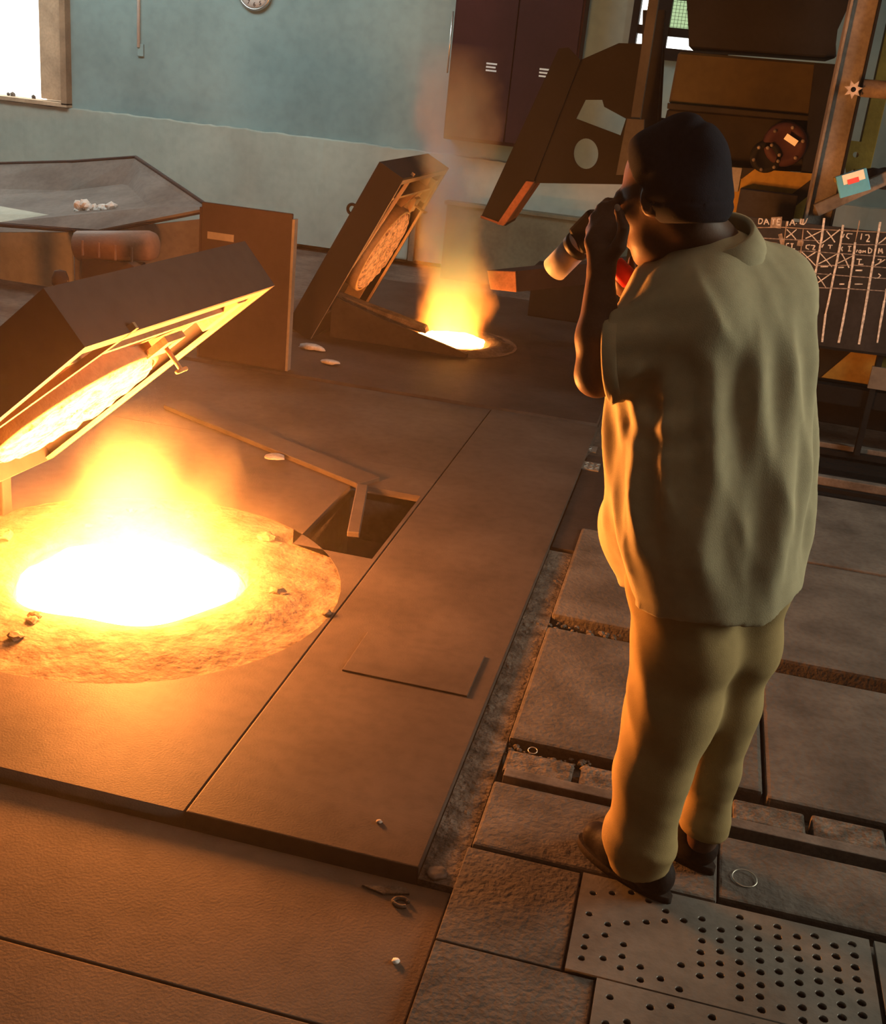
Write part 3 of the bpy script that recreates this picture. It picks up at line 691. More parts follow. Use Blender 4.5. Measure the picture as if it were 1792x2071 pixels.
tube('knob_stem', [P + Vector((0, .0, 0)), P + Vector((0, .1, 0))], 0.013, M['black_steel'], sk)
tube('cross_shaft', [P + Vector((0.045, .06, 0.012)), P + Vector((1.2, .06, 0.03))], 0.042, M['rail'], cm, 16)
a_, b_ = at(1655, 438, 6.36), at(1830, 358, 6.36); dv = (b_ - a_).normalized(); up_ = Vector((-dv.z, 0, dv.x)) * 0.065
prism('brace_arm', [a_, b_, b_ + up_, a_ + up_], (0, 0.06, 0), M['post'], cm, 0.004)
# under-frame, wheels, lower hazard plate
box('base_beam', (-0.55, 6.55, 0.10), (2.3, 6.70, 0.34), M['black_steel'], cm, bevel=0.01)
box('base_beam', (-0.55, 7.30, 0.10), (2.3, 7.45, 0.34), M['black_steel'], cm, bevel=0.01)
for x in (-0.42, 0.20, 2.0): box('leg_column', (x, 6.58, 0.34), (x + 0.12, 6.68, 1.30), M['black_steel'], cm)
for x in (-0.42, 0.30): box('rear_leg', (x, 7.15, 0.34), (x + 0.10, 7.25, 1.60), M['black_steel'], cm)
for x in (0.05, 1.75):
    lathe('wheel', [(0, 0), (0.05, 0), (0.06, 0.02), (0.11, 0.02), (0.12, 0.05), (0.12, 0.09), (0, 0.09)], M['rail'], cm, 24, Matrix.Translation((x, 6.46, 0.155)) @ Matrix.Rotation(-PI / 2, 4, 'X'))
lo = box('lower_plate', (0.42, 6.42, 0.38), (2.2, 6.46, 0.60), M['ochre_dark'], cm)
for k in range(3):
    x = 0.74 + k * 0.46
    prism('yellow_stripe', [(x, 6.415, 0.385), (x + 0.30, 6.415, 0.385), (x + 0.42, 6.415, 0.595), (x + 0.16, 6.415, 0.595)], (0, 0.004, 0), M['yellow'], lo)
box('side_beam', (0.35, 6.36, 0.26), (2.3, 6.44, 0.36), M['black_steel'], cm, bevel=0.006)
P = at(1785, 770, 6.30)
box('bright_plate', (P.x - .06, 6.34, P.z - .06), (P.x + .25, 6.36, P.z + .06), M['perf'], cm)
for y, z in ((5.72, 0.045), (6.42, 0.03)):
    r = empty('track_rail', (0.4, y, 0)); tag(r, 'dark steel track rail %s' % ('in front of the charging machine, nearer the slabs' if y < 6 else 'directly under the charging machine wheels'), 'rail', 'machine track rails')
    box('rail_head', (-0.3, -0.025, 0.0), (2.2, 0.025, z), M['rail'], r, bevel=0.006)
    box('rail_foot', (-0.3, -0.06, -0.028), (2.2, 0.06, 0.0), M['black_steel'], r)
for k, (y, t) in enumerate(((5.62, -0.02), (5.86, -0.01), (6.02, 0.0), (6.16, -0.012))):
    fbox('sleeper', 0.0 + .1 * k, 2.6, y, y + 0.09, M['black_steel'], top=t, bevel=0.006)
# launder box beyond the far furnace
la = empty('launder_box', (0, 0, 0)); tag(la, 'dark steel launder box with orange lit end beside the far furnace', 'launder')
e0 = [at(985, 547, 7.75), at(1043, 549, 7.75), at(1045, 591, 7.75), at(992, 585, 7.75)]
prism('end_plate', e0, (0.0, 0.02, 0), M['chute_lip'], la, 0.003)  # end face's firelight painted in by the orange material
e1 = [p + Vector((0.006, 0.021, 0)) for p in e0]
prism('trough', e1, (0.9, 0.75, 0.12), M['box_dark'], la)
box('support_leg', (-0.62, 8.15, 0.012), (-0.52, 8.25, 0.50), M['black_steel'], la)
ss = box('steel_sill', (-1.25, 8.75, 0.012), (0.9, 9.05, 0.40), M['black_steel'], None, bevel=0.01); tag(ss, 'long low dark steel sill beyond the far furnace', 'sill')
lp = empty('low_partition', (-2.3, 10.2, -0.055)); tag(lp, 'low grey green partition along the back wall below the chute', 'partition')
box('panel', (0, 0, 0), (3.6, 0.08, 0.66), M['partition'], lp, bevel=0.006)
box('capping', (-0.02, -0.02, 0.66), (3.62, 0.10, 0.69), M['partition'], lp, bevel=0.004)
pil = box('wall_pilaster', (-3.1, WALL_Y - 0.13, 0.0), (-2.72, WALL_Y - 0.062, 0.80), M['dado'], None, bevel=0.02);
tag(pil, 'narrow pale pilaster at the foot of the back wall behind the smoke', kind='structure')
box('pilaster_edge', (-2.71, WALL_Y - 0.14, 0.0), (-2.66, WALL_Y - 0.064, 0.78), M['wood_dark'], pil)

# packet and black cap on the brace arm
pk = empty('packet', at(1728, 384, 6.30)); tag(pk, 'blue and white packet with red print on the brace arm', 'packet')
rm = Matrix.Rotation(-0.42, 4, 'Y')
box('carton', (-0.075, -0.02, -0.02), (0.075, 0.02, 0.09), M['blue'], pk, bevel=0.004, mtx=rm)
box('white_band', (-0.045, -0.0215, 0.04), (0.06, -0.0202, 0.088), M['white'], pk, mtx=rm)
box('red_print', (-0.025, -0.023, 0.035), (0.03, -0.0216, 0.06), M['red'], pk, mtx=rm)
box('yellow_flap', (-0.085, -0.02, 0.065), (-0.076, 0.02, 0.088), M['yellow'], pk, mtx=rm)
bm = bmesh.new(); bmesh.ops.create_uvsphere(bm, u_segments=24, v_segments=14, radius=0.12)
for v in bm.verts:
    v.co = Vector((v.co.x * 1.15, v.co.y, max(v.co.z, -0.02) * 0.72)) * (1 + 0.06 * math.sin(9 * v.co.x / .12 + 4 * v.co.y / .12))
bp_ = bm_obj('black_cap', bm, M['cloth_black'], smooth=True); bp_.location = at(1782, 374, 6.58)
tag(bp_, 'crumpled black cap lying behind the blue packet', 'cap')

# ------------------------------------------------------------------ chalkboard
BY, BA = 6.24, math.radians(6)
bo = at(1518, 439, BY); bx = Vector((math.cos(BA), math.sin(BA), 0)); bn = Vector((math.sin(BA), -math.cos(BA), 0))
bd = empty('chalkboard', (bo.x, bo.y, bo.z), (0, 0, BA)); tag(bd, 'black chalkboard ruled in white chalk standing against the machine', 'chalkboard')
def bp(px, py):                                         # board plane coordinates
    r = Vector(_ray(px, py)); o = Vector((0, 0, CAM_H)); t = (bo - o).dot(bn) / r.dot(bn); q = o + r * t - bo
    return q.dot(bx), q.z
tl, bl_ = bp(1518, 439), bp(1640, 697)
BW, BH = 1.25, -bl_[1]
box('panel', (-0.02, 0.0, -BH), (BW, 0.02, 0.0), M['board'], bd)
box('edge_strip', (-0.02, -0.004, -BH - 0.012), (BW, 0.024, -BH), M['black_steel'], bd)
for x in (0.3, 0.8): box('prop_leg', (x, 0.02, -bo.z + 0.0), (x + 0.03, 0.05, -0.1), M['black_steel'], bd)
def stroke(bm, pts, w, y=-0.0022):
    P = [bp(*p) for p in pts]
    for (x0, z0), (x1, z1) in zip(P, P[1:]):
        d = Vector((x1 - x0, z1 - z0)); L = d.length
        if L < 1e-5: continue
        n = Vector((-d.y, d.x)) / L * w / 2; n2 = n * random.uniform(.6, 1.2)
        lo = [(x0 + n.x, z0 + n.y), (x0 - n.x, z0 - n.y), (x1 - n2.x, z1 - n2.y), (x1 + n2.x, z1 + n2.y)]
        a = [bm.verts.new((q[0], y, q[1])) for q in lo]; b = [bm.verts.new((q[0], 0.0, q[1])) for q in lo]
        bm.faces.new(a)
        for i in range(4): bm.faces.new((a[i], b[i], b[(i + 1) % 4], a[(i + 1) % 4]))
def Z(x, y): return 1520 + x / 6.588, 420 + y / 6.588    # from the close-up of the board to the photo
for pts in ([(968, 140), (935, 400), (905, 560), (860, 820), (830, 1000), (790, 1300), (755, 1500)],
            [(1220, 230), (1185, 470), (1140, 700), (1085, 950), (1030, 1230), (985, 1420), (940, 1790)],
            [(1380, 460), (1345, 760), (1310, 980), (1265, 1260), (1210, 1560), (1160, 1800)],
            [(1715, 190), (1670, 440), (1620, 720), (1575, 980), (1530, 1250), (1480, 1540), (1430, 1820)],
            [(1800, 1080), (1770, 1240), (1720, 1520), (1675, 1800)]):
    bm = bmesh.new(); stroke(bm, [Z(*p) for p in pts], 0.011); bm_obj('ruled_line', bm, M['chalk'], bd)
for pts in ([(470, 180), (440, 400), (415, 570)], [(690, 280), (650, 640), (600, 830), (590, 930)], [(1440, 170), (1410, 320), (1380, 460)],
            [(50, 265), (420, 262), (900, 290), (1800, 330)], [(80, 402), (580, 428), (920, 440)], [(1190, 480), (1500, 495), (1800, 490)],
            [(330, 575), (760, 580), (1100, 605), (1800, 655)], [(460, 705), (640, 715)], [(850, 770), (1100, 770), (1350, 765), (1800, 800)],
            [(620, 850), (900, 880), (1340, 915), (1800, 945)], [(870, 1065), (1300, 1080), (1800, 1112)]):
    bm = bmesh.new(); stroke(bm, [Z(*p) for p in pts], 0.005); bm_obj('faint_line', bm, M['chalk_faint'] if pts[0][1] > 300 else M['rust_smudge'], bd)
W_ = 0.0055
letters = [[(100, 145), (90, 215), (125, 212), (148, 180), (140, 150), (100, 145)],                         # D
           [(165, 225), (195, 148), (232, 225)], [(178, 195), (222, 195)],                                  # A
           [(265, 150), (320, 152)], [(292, 152), (285, 228)],                                              # T
           [(385, 150), (345, 152), (335, 228), (380, 228)], [(342, 190), (375, 190)],                      # E
           [(485, 180), (478, 245)], [(508, 235), (545, 158), (575, 235)], [(520, 205), (565, 205)], [(592, 208), (600, 214)],   # | A .
           [(660, 150), (650, 215), (690, 225), (720, 200), (745, 140)], [(690, 150), (680, 215)],          # 10-like scrawl
           [(500, 475), (465, 480), (462, 540), (495, 545)], [(520, 480), (560, 480)], [(540, 480), (535, 545)], [(510, 548), (580, 548)],   # C I
           [(780, 495), (730, 500), (725, 540), (765, 555)], [(790, 500), (845, 505), (815, 560), (850, 562)],    # C 2
           [(1020, 500), (1080, 500)], [(1050, 500), (1045, 550)], [(960, 485), (935, 530)],
           [(1215, 520), (1195, 545), (1210, 580)], [(1285, 515), (1330, 515)], [(1305, 515), (1300, 575)], [(1285, 578), (1330, 578)],
           [(1345, 350), (1280, 345), (1262, 385), (1300, 415)], [(1235, 350), (1215, 400)],                # C
           [(1470, 345), (1455, 425)], [(1515, 365), (1560, 360), (1570, 395), (1530, 450), (1575, 450)],
           [(1410, 560), (1395, 595)], [(1430, 570), (1460, 570), (1455, 600), (1430, 598), (1430, 570)], [(1480, 600), (1485, 570), (1500, 590), (1515, 570), (1520, 600)],
           [(1560, 530), (1555, 605), (1590, 600), (1605, 560), (1560, 530)], [(1690, 610), (1700, 540), (1720, 590), (1735, 545), (1745, 610)],
           [(1400, 685), (1470, 690)], [(1440, 688), (1430, 750)], [(1420, 755), (1490, 755)],
           [(1680, 690), (1730, 690), (1690, 750)], [(1690, 880), (1720, 900), (1690, 935), (1640, 940)]]
for l in letters:
    wr_ = bmesh.new(); stroke(wr_, [Z(*p) for p in l], W_); bm_obj('chalk_letter', wr_, M['chalk'], bd)
for x0, y0, x1, y1 in ((460, 400, 600, 290), (470, 290, 590, 420), (720, 410, 930, 310), (740, 310, 900, 480), (940, 470, 1180, 290), (1000, 310, 1110, 460),
                       (430, 680, 600, 570), (470, 570, 600, 720), (640, 720, 850, 595), (670, 590, 850, 770), (890, 750, 1140, 615), (900, 590, 1070, 790),
                       (1150, 740, 1350, 640), (1200, 610, 1300, 800), (630, 990, 820, 865), (610, 870, 740, 1060), (850, 1020, 1060, 875), (880, 910, 990, 1065),
                       (1690, 480, 1800, 390), (1640, 770, 1780, 690)):
    cr = bmesh.new(); stroke(cr, [Z(x0, y0), Z((x0 + x1) / 2 + 5, (y0 + y1) / 2), Z(x1, y1)], 0.0055); bm_obj('chalk_stroke', cr, M['chalk'], bd)
for x0, x1, y in ((680, 770, 795), (920, 1020, 785), (1155, 1230, 795), (1385, 1475, 835), (1170, 1235, 1018), (1375, 1480, 1018), (720, 770, 975)):
    cr = bmesh.new(); stroke(cr, [Z(x0, y), Z(x1, y)], 0.007); bm_obj('chalk_dash', cr, M['chalk'], bd)
for pts, w in (([(255, 195), (400, 200)], 0.05), ([(380, 350), (430, 560)], 0.02), ([(610, 470), (690, 480)], 0.03), ([(90, 490), (340, 500)], 0.04), ([(640, 180), (700, 180)], .03)):
    sm_ = bmesh.new(); stroke(sm_, [Z(*p) for p in pts], w, -0.0008); bm_obj('smudge', sm_, M['rust_smudge'], bd)

# ------------------------------------------------------------------ left background
sk_ = empty('charging_skip', (0, 0, 0)); tag(sk_, 'wide open steel skip with sloping sides by the back wall', 'skip')
def quad_plate(name, pts, m, parent, th=0.02):
    n = (Vector(pts[1]) - Vector(pts[0])).cross(Vector(pts[2]) - Vector(pts[0])).normalized() * th
    return prism(name, pts, n, m, parent)
fl_, fm_, fr_ = at(-160, 335, 8.7), at(145, 327, 8.7), at(275, 318, 8.6)
nr_, nm_, nl_ = at(432, 424, 7.5), at(200, 470, 7.3), at(-220, 436, 7.4)
il, ir, iml, imr = at(60, 400, 8.2), at(250, 385, 8.2), at(105, 420, 7.7), at(300, 440, 7.6)
quad_plate('back_plate', [fl_, fm_, at(145, 385, 8.4), at(-120, 380, 8.4)], M['skip'], sk_)
quad_plate('back_plate', [fm_, fr_, at(248, 372, 8.4), at(145, 385, 8.4)], M['skip'], sk_)
quad_plate('side_plate', [fr_, nr_, at(300, 425, 7.6), at(248, 372, 8.4)], M['skip'], sk_)
quad_plate('floor_plate', [at(145, 385, 8.4), at(248, 372, 8.4), at(300, 425, 7.6), at(100, 440, 7.55)], M['skip'], sk_)
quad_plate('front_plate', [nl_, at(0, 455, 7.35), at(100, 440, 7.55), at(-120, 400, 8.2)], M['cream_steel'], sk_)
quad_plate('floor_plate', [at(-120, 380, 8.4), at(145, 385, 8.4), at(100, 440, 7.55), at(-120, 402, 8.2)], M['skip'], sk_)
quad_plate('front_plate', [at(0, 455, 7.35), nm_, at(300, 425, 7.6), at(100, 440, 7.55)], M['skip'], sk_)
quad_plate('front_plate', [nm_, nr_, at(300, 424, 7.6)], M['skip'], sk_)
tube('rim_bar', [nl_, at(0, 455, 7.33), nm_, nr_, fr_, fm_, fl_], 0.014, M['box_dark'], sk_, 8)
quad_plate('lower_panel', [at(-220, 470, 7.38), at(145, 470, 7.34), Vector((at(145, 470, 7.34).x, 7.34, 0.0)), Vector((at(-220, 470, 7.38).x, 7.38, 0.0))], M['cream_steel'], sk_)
quad_plate('lower_panel', [at(150, 472, 7.34), at(432, 440, 7.45), Vector((at(432, 440, 7.45).x, 7.45, 0.0)), Vector((at(150, 472, 7.34).x, 7.34, 0.0))], M['skip'], sk_)
P = at(160, 497, 7.1); Q = at(318, 497, 7.1); dv = (Q - P)
mt = empty('brown_motor', P); tag(mt, 'brown cylinder shaped motor mounted below the skip', 'motor')
tube('casing', [(0, 0, 0), dv * 0.9, dv * 0.97, dv], [0.10, 0.10, 0.085, 0.045], M['motor'], mt, 24)
box('foot', (0.05, -0.06, -P.z - 0.03), (dv.x * 0.8, 0.06, -0.06), M['box_dark'], mt)
for k in range(4): box('cooling_fin', (0.08 + k * .12, -0.108, -0.04), (0.09 + k * .12, -0.095, 0.06), M['motor'], mt)
hb = empty('hinge_block', at(265, 548, 6.2)); tag(hb, 'small dark bracket peeking over the near lid', 'bracket')
prism('block', [(-0.10, 0, -0.02), (0.06, 0, -0.02), (0.06, 0, 0.01), (-0.02, 0, 0.045)], (0, 0.08, 0), M['box_dark'], hb)
box('stem', (-0.05, 0.0, -at(265, 548, 6.2).z), (0.03, 0.06, -0.02), M['box_dark'], hb)
hc = empty('hinge_block', at(122, 562, 6.2)); tag(hc, 'rounded dark fitting at the left behind the near lid', 'bracket')
lathe('cap', [(0, 0.05), (0.035, 0.04), (0.05, 0.0), (0.05, -0.04), (0, -0.04)], M['box_dark'], hc, 20)
box('stem', (-0.03, -0.03, -at(122, 562, 6.2).z), (0.03, 0.03, -0.04), M['box_dark'], hc)
cbx = empty('shield_screen', (-2.80, 6.14, 0.012)); tag(cbx, 'tall dark brown steel screen plate between the two furnaces', 'screen')
box('front_panel', (0, 0, 0), (0.545, 0.02, 0.90), M['box_dark'], cbx, bevel=0.006)
box('side_flange', (0.545, 0.0, 0), (0.560, 0.05, 0.87), M['skip'], cbx)
box('side_flange', (-0.012, 0.0, 0), (0.0, 0.05, 0.87), M['box_dark'], cbx)
box('back_stay', (0.25, 0.02, 0), (0.28, 0.30, 0.03), M['box_dark'], cbx)
box('name_strip', (0.04, -0.004, 0.70), (0.20, 0.0, 0.74), M['skip'], cbx)
# white lumps in the skip
for k in range(17):
    px = 158 + (k % 9) * 10 + random.uniform(-3, 3); py = 431 - (k // 9) * 12 + random.uniform(-3, 3) - 4 * math.sin((k % 9) * .9) + (k % 9) * .6
    bm = bmesh.new(); bmesh.ops.create_icosphere(bm, subdivisions=2, radius=random.uniform(.033, .05))
    for v in bm.verts: v.co *= random.uniform(.8, 1.2)
    o = bm_obj('white_lump', bm, M['lump']); o.location = at(px, py, 7.72)
    tag(o, 'white lump in the small heap inside the steel skip', 'lump', 'white lumps in the skip')
# ------------------------------------------------------------------ small things on the floor
def wire_ring(px, py, r, z, label, squash=1.0):
    p = gp(px, py); bm = bmesh.new()
    add_tube(bm, [(r * math.cos(a), squash * r * math.sin(a), z + 0.002 * math.sin(a)) for a in [2 * PI * k / 40 for k in range(41)]], 0.0014, 6, False)
    o = bm_obj('wire_ring', bm, M['wire'], smooth=True); o.location = (p.x, p.y, 0); tag(o, label, 'wire ring', 'wire rings on the floor')
wire_ring(1507, 1772, 0.030, -0.006, 'bright wire ring lying on the slab right of the shoes')
wire_ring(1078, 1514, 0.013, -0.006, 'tiny wire ring in the strip left of the trousers')
def pebble(px, py, r, m, label, flat=.6, z=0.0, name='pebble', grp=None):
    p = gp(px, py, z); bm = bmesh.new(); bmesh.ops.create_icosphere(bm, subdivisions=2, radius=r)
    for v in bm.verts: v.co *= random.uniform(.85, 1.15); v.co.z *= flat
    o = bm_obj(name, bm, m, smooth=True); o.location = (p.x, p.y, z + r * flat * .7); tag(o, label, 'pebble', grp)
pebble(800, 1946, 0.009, M['white'], 'white round pebble lying alone on the front apron', .5, -0.034)
pebble(767, 1664, 0.008, M['rag'], 'small pale pebble near the deck plate corner', .6, 0.0)
pebble(556, 925, 0.05, M['rag'], 'pale scrap lying on the low steel kerb', .10, 0.023, 'scrap')
sl = empty('metal_scrap', gp(790, 1815, -0.034)); tag(sl, 'curled flat metal scrap in front of the deck plate corner', 'scrap')
prism('tongue', [(-0.075, 0.012, 0), (-0.02, 0.0, 0), (0.04, 0.022, 0), (0.03, 0.04, 0), (-0.02, 0.03, 0)], (0, 0, 0.006), M['rubble'], sl, 0.001)
bm = bmesh.new(); add_tube(bm, [(0.028 + 0.018 * math.cos(a), -0.012 + 0.014 * math.sin(a), 0.004) for a in [0.4 + 5.2 * k / 24 for k in range(25)]], 0.005, 8)
bm_obj('curl', bm, M['rubble'], sl, smooth=True)
pebble(882, 1768, 0.026, M['rail'], 'shiny flat slag splash at the deck corner', .22, -0.02, 'slag_splash')
pebble(660, 1242, 0.02, M['refractory'], 'small brick chip on the seam beside the near furnace', .5, 0.0, 'brick_chip')
for k, (px, py) in enumerate(((632, 708), (668, 738))):
    p = gp(px, py, 0.012); bm = bmesh.new(); bmesh.ops.create_icosphere(bm, subdivisions=2, radius=.055 if k == 0 else .04)
    for v in bm.verts: v.co = Vector((v.co.x * 1.6, v.co.y * .7, v.co.z * .35)) * random.uniform(.75, 1.25)
    o = bm_obj('crumpled_rag', bm, M['rag'], smooth=True); o.location = (p.x, p.y, 0.03)
    tag(o, 'pale crumpled rag on the dark deck by the far lid' if k == 0 else 'smaller crumpled rag nearer the deck edge by the far lid', 'rag', 'rags by the far furnace')
# chequer plates glinting behind the man
for k, (px, py, w, d) in enumerate(((1165, 900, .22, .10), (1185, 938, .14, .12))):
    p = gp(px, py); t = empty('chequer_plate', (p.x, p.y, -0.012)); t['label'] = ('worn chequer plate glinting behind the man, the farther one', 'worn chequer plate glinting behind the man, the nearer one')[k]
    t['category'] = 'plate'; t['group'] = 'chequer plates'
    box('plate', (-w / 2, -d / 2, 0), (w / 2, d / 2, 0.006), M['perf'], t)
    for i in range(int(w / .028)):
        for j in range(int(d / .028)):
            box('tread', (-.009, -.0025, 0.006), (.009, .0025, 0.0085), M['chrome'], t, mtx=Matrix.Translation((-w / 2 + .016 + i * .028, -d / 2 + .016 + j * .028, 0)) @ Matrix.Rotation(.7 if (i + j) % 2 else -.7, 4, 'Z'))

# ------------------------------------------------------------------ the man (implicit surfaces polygonised once)
class Field:
    def __init__(self, lo, hi, h):
        self.lo = np.array(lo, float); self.h = h
        self.n = np.ceil((np.array(hi) - self.lo) / h).astype(int) + 1
        self.V = np.full(self.n, 1.0, np.float32)
    def block(self, lo, hi):
        i0 = np.clip(np.floor((np.array(lo) - self.lo) / self.h).astype(int), 0, self.n - 1)
        i1 = np.clip(np.ceil((np.array(hi) - self.lo) / self.h).astype(int) + 1, 1, self.n)
        sl = tuple(slice(a, b) for a, b in zip(i0, i1))
        g = np.meshgrid(*[self.lo[k] + self.h * np.arange(i0[k], i1[k]) for k in range(3)], indexing='ij')
        return sl, np.stack(g, -1)
    def put(self, lo, hi, fn, k=0.0, sub=False, m=0.05):
        sl, X = self.block(np.array(lo) - m, np.array(hi) + m)
        if X.size == 0: return
        d = fn(X); a = self.V[sl]
        if sub:
            h = np.maximum(k - np.abs(a + d), 0) / max(k, 1e-6); self.V[sl] = np.maximum(a, -d) + h * h * k * .25
        else:
            h = np.maximum(k - np.abs(a - d), 0) / max(k, 1e-6); self.V[sl] = np.minimum(a, d) - h * h * k * .25
    def cone(self, a, b, ra, rb, k=0.02, sub=False, flat=None):
        a = np.array(a, float); b = np.array(b, float); ba = b - a; L2 = max(ba @ ba, 1e-9); r = max(ra, rb)
        def fn(X):
            p = X - a; t = np.clip((p @ ba) / L2, 0, 1)
            q = p - t[..., None] * ba
            if flat is not None:
                w = np.array(flat[0]); q = q + (q @ w)[..., None] * w * (flat[1] - 1)
            return np.sqrt((q * q).sum(-1)) - (ra + (rb - ra) * t)
        self.put(np.minimum(a, b) - r, np.maximum(a, b) + r, fn, k, sub)
    def ell(self, c, ax, r, k=0.02, sub=False):
        c = np.array(c, float); ax = np.array(ax, float); r = np.array(r, float); R = r.max()
        def fn(X):
            q = (X - c) @ ax.T
            k0 = np.sqrt(((q / r) ** 2).sum(-1)) + 1e-6; k1 = np.sqrt(((q / r ** 2) ** 2).sum(-1)) + 1e-6
            return k0 * (k0 - 1) / k1
        self.put(c - R, c + R, fn, k, sub)
    def chain(self, pts, k=0.02, k_first=None):
        for i in range(len(pts) - 1):
            self.cone(pts[i][0], pts[i + 1][0], pts[i][1], pts[i + 1][1], k if i or k_first is None else k_first)
    def grid(self):
        return np.stack(np.meshgrid(*[self.lo[k] + self.h * np.arange(self.n[k]) for k in range(3)], indexing='ij'), -1)
    def mesh(self, name, m, parent, smooth_it=2):
        V = self.V; s = V < 0
        nx, ny, nz = V.shape
        cs = np.zeros((nx - 1, ny - 1, nz - 1), np.int8); acc = np.zeros((nx - 1, ny - 1, nz - 1, 3), np.float32); cnt = np.zeros((nx - 1, ny - 1, nz - 1), np.float32)
        base = np.stack(np.meshgrid(np.arange(nx - 1), np.arange(ny - 1), np.arange(nz - 1), indexing='ij'), -1).astype(np.float32)
        def cut(ax, i, j):
            o = [0, 0, 0]; ot = [k for k in range(3) if k != ax]; o[ot[0]] = i; o[ot[1]] = j
            sa = tuple(slice(o[k], o[k] + V.shape[k] - 1) for k in range(3)); o2 = list(o); o2[ax] += 1
            sb = tuple(slice(o2[k], o2[k] + V.shape[k] - 1) for k in range(3))
            a, b = V[sa], V[sb]; x = (a < 0) != (b < 0)
            t = np.where(x, a / np.where(x, a - b, 1), 0)
            for k in range(3): acc[..., k] += x * (o[k] + (t if k == ax else 0))
            cnt[...] += x
        for ax in range(3):
            for i in (0, 1):
                for j in (0, 1): cut(ax, i, j)
        act = cnt > 0
        ids = np.full(act.shape, -1, np.int64); ids[act] = np.arange(act.sum())
        P = (base[act] + acc[act] / cnt[act][:, None]) * self.h + self.lo
        F = []
        for ax in range(3):
            o = [k for k in range(3) if k != ax]
            sl0 = [slice(1, -1)] * 3; sl0[ax] = slice(0, -1); sl1 = [slice(1, -1)] * 3; sl1[ax] = slice(1, None)
            a, b = s[tuple(sl0)], s[tuple(sl1)]
            ch = np.argwhere(a != b)
            if not len(ch): continue
            fl = a[tuple(ch.T)]
            idx = ch.copy(); idx[:, o[0]] += 1; idx[:, o[1]] += 1
            def cell(d0, d1):
                q = idx.copy(); q[:, o[0]] -= d0; q[:, o[1]] -= d1; return ids[tuple(q.T)]
            q = np.stack([cell(1, 1), cell(0, 1), cell(0, 0), cell(1, 0)], 1)
            if ax == 1: fl = ~fl
            q[~fl] = q[~fl][:, ::-1]; F.append(q)
        F = np.concatenate(F); F = F[(F >= 0).all(1)]
        e = np.concatenate([F[:, [0, 1]], F[:, [1, 2]], F[:, [2, 3]], F[:, [3, 0]]])
        for _ in range(smooth_it):
            S = np.zeros_like(P); c = np.zeros(len(P))
            for u, v in ((e[:, 0], e[:, 1]), (e[:, 1], e[:, 0])):
                for k in range(3): S[:, k] += np.bincount(u, P[v, k], len(P))
                c += np.bincount(u, minlength=len(P))
            P = P * .4 + .6 * S / c[:, None]
        me = bpy.data.meshes.new(name)
        me.vertices.add(len(P)); me.vertices.foreach_set('co', P.astype(np.float32).ravel())
        me.loops.add(F.size); me.loops.foreach_set('vertex_index', F.astype(np.int32).ravel())
        me.polygons.add(len(F)); me.polygons.foreach_set('loop_start', np.arange(0, F.size, 4, dtype=np.int32))
        me.polygons.foreach_set('loop_total', np.full(len(F), 4, np.int32))
        me.polygons.foreach_set('use_smooth', np.ones(len(F), bool))
        me.update(calc_edges=True); me.validate()
        me.materials.append(m)
        me.transform(Matrix.Translation(-parent.location))
        return link(bpy.data.objects.new(name, me), parent)
def A(px, py, Y): return np.array(at(px, py, Y))
def nv(v): v = np.array(v, float); return v / np.linalg.norm(v)

M['skin'] = mat('dark_skin', (0.115, 0.062, 0.042), 0.5, 0.12, 20.0, bump=0.05, fine=200)
M['shirt'] = mat('olive_khaki_shirt', (0.42, 0.36, 0.225), 0.92, 0.10, 5.0, bump=0.12, fine=420)
M['trousers'] = mat('khaki_trousers', (0.36, 0.255, 0.115), 0.92, 0.12, 5.0, bump=0.12, fine=420)
M['cap'] = mat('navy_cap_cloth', (0.013, 0.013, 0.019), 0.95, 0.2, 12.0, bump=0.15, fine=400)
M['shoe'] = mat('black_shoe', (0.020, 0.014, 0.012), 0.6, 0.3, 12.0, bump=0.1)
M['sole'] = mat('shoe_sole', (0.035, 0.026, 0.022), 0.85, 0.3, 12.0)
M['nail'] = mat('finger_nail', (0.42, 0.28, 0.21), 0.4, 0.05, 20.0, bump=0.0)

man = empty('person', (0.10, 2.31, -0.008))
tag(man, 'standing man in khaki shirt and trousers and dark cap sighting through a pyrometer', 'person')

# directions: torso, head
TD = nv((-0.60, 0.80, 0)); TL = np.array([-TD[1], TD[0], 0])            # forward, left of the torso
HF = nv((-0.79, 0.47, -0.36)); HU = nv(np.array([0, 0, 1]) - HF * HF[2]); HS = np.cross(HU, HF)
HC = A(1352, 394, 2.345)                                                 # middle of the skull
def H(f, s, u): return HC + HF * f + HS * s + HU * u
HAX = np.array([HF, HS, HU])
# joints
NB = A(1432, 512, 2.372)                                                 # neck base
SHL, SHR = A(1405, 625, 2.27), A(1570, 585, 2.46)
ELL, WRL = A(1208, 758, 2.225), A(1215, 556, 2.26)
ELR, WRR = A(1330, 790, 2.60), A(1300, 600, 2.50)
HIP = A(1445, 1150, 2.36)
KNL, ANL = A(1362, 1420, 2.315), A(1300, 1690, 2.275)
KNR, ANR = A(1470, 1420, 2.42), A(1428, 1660, 2.42)
FD = nv((-0.82, 0.57, 0))                                                # feet point this way

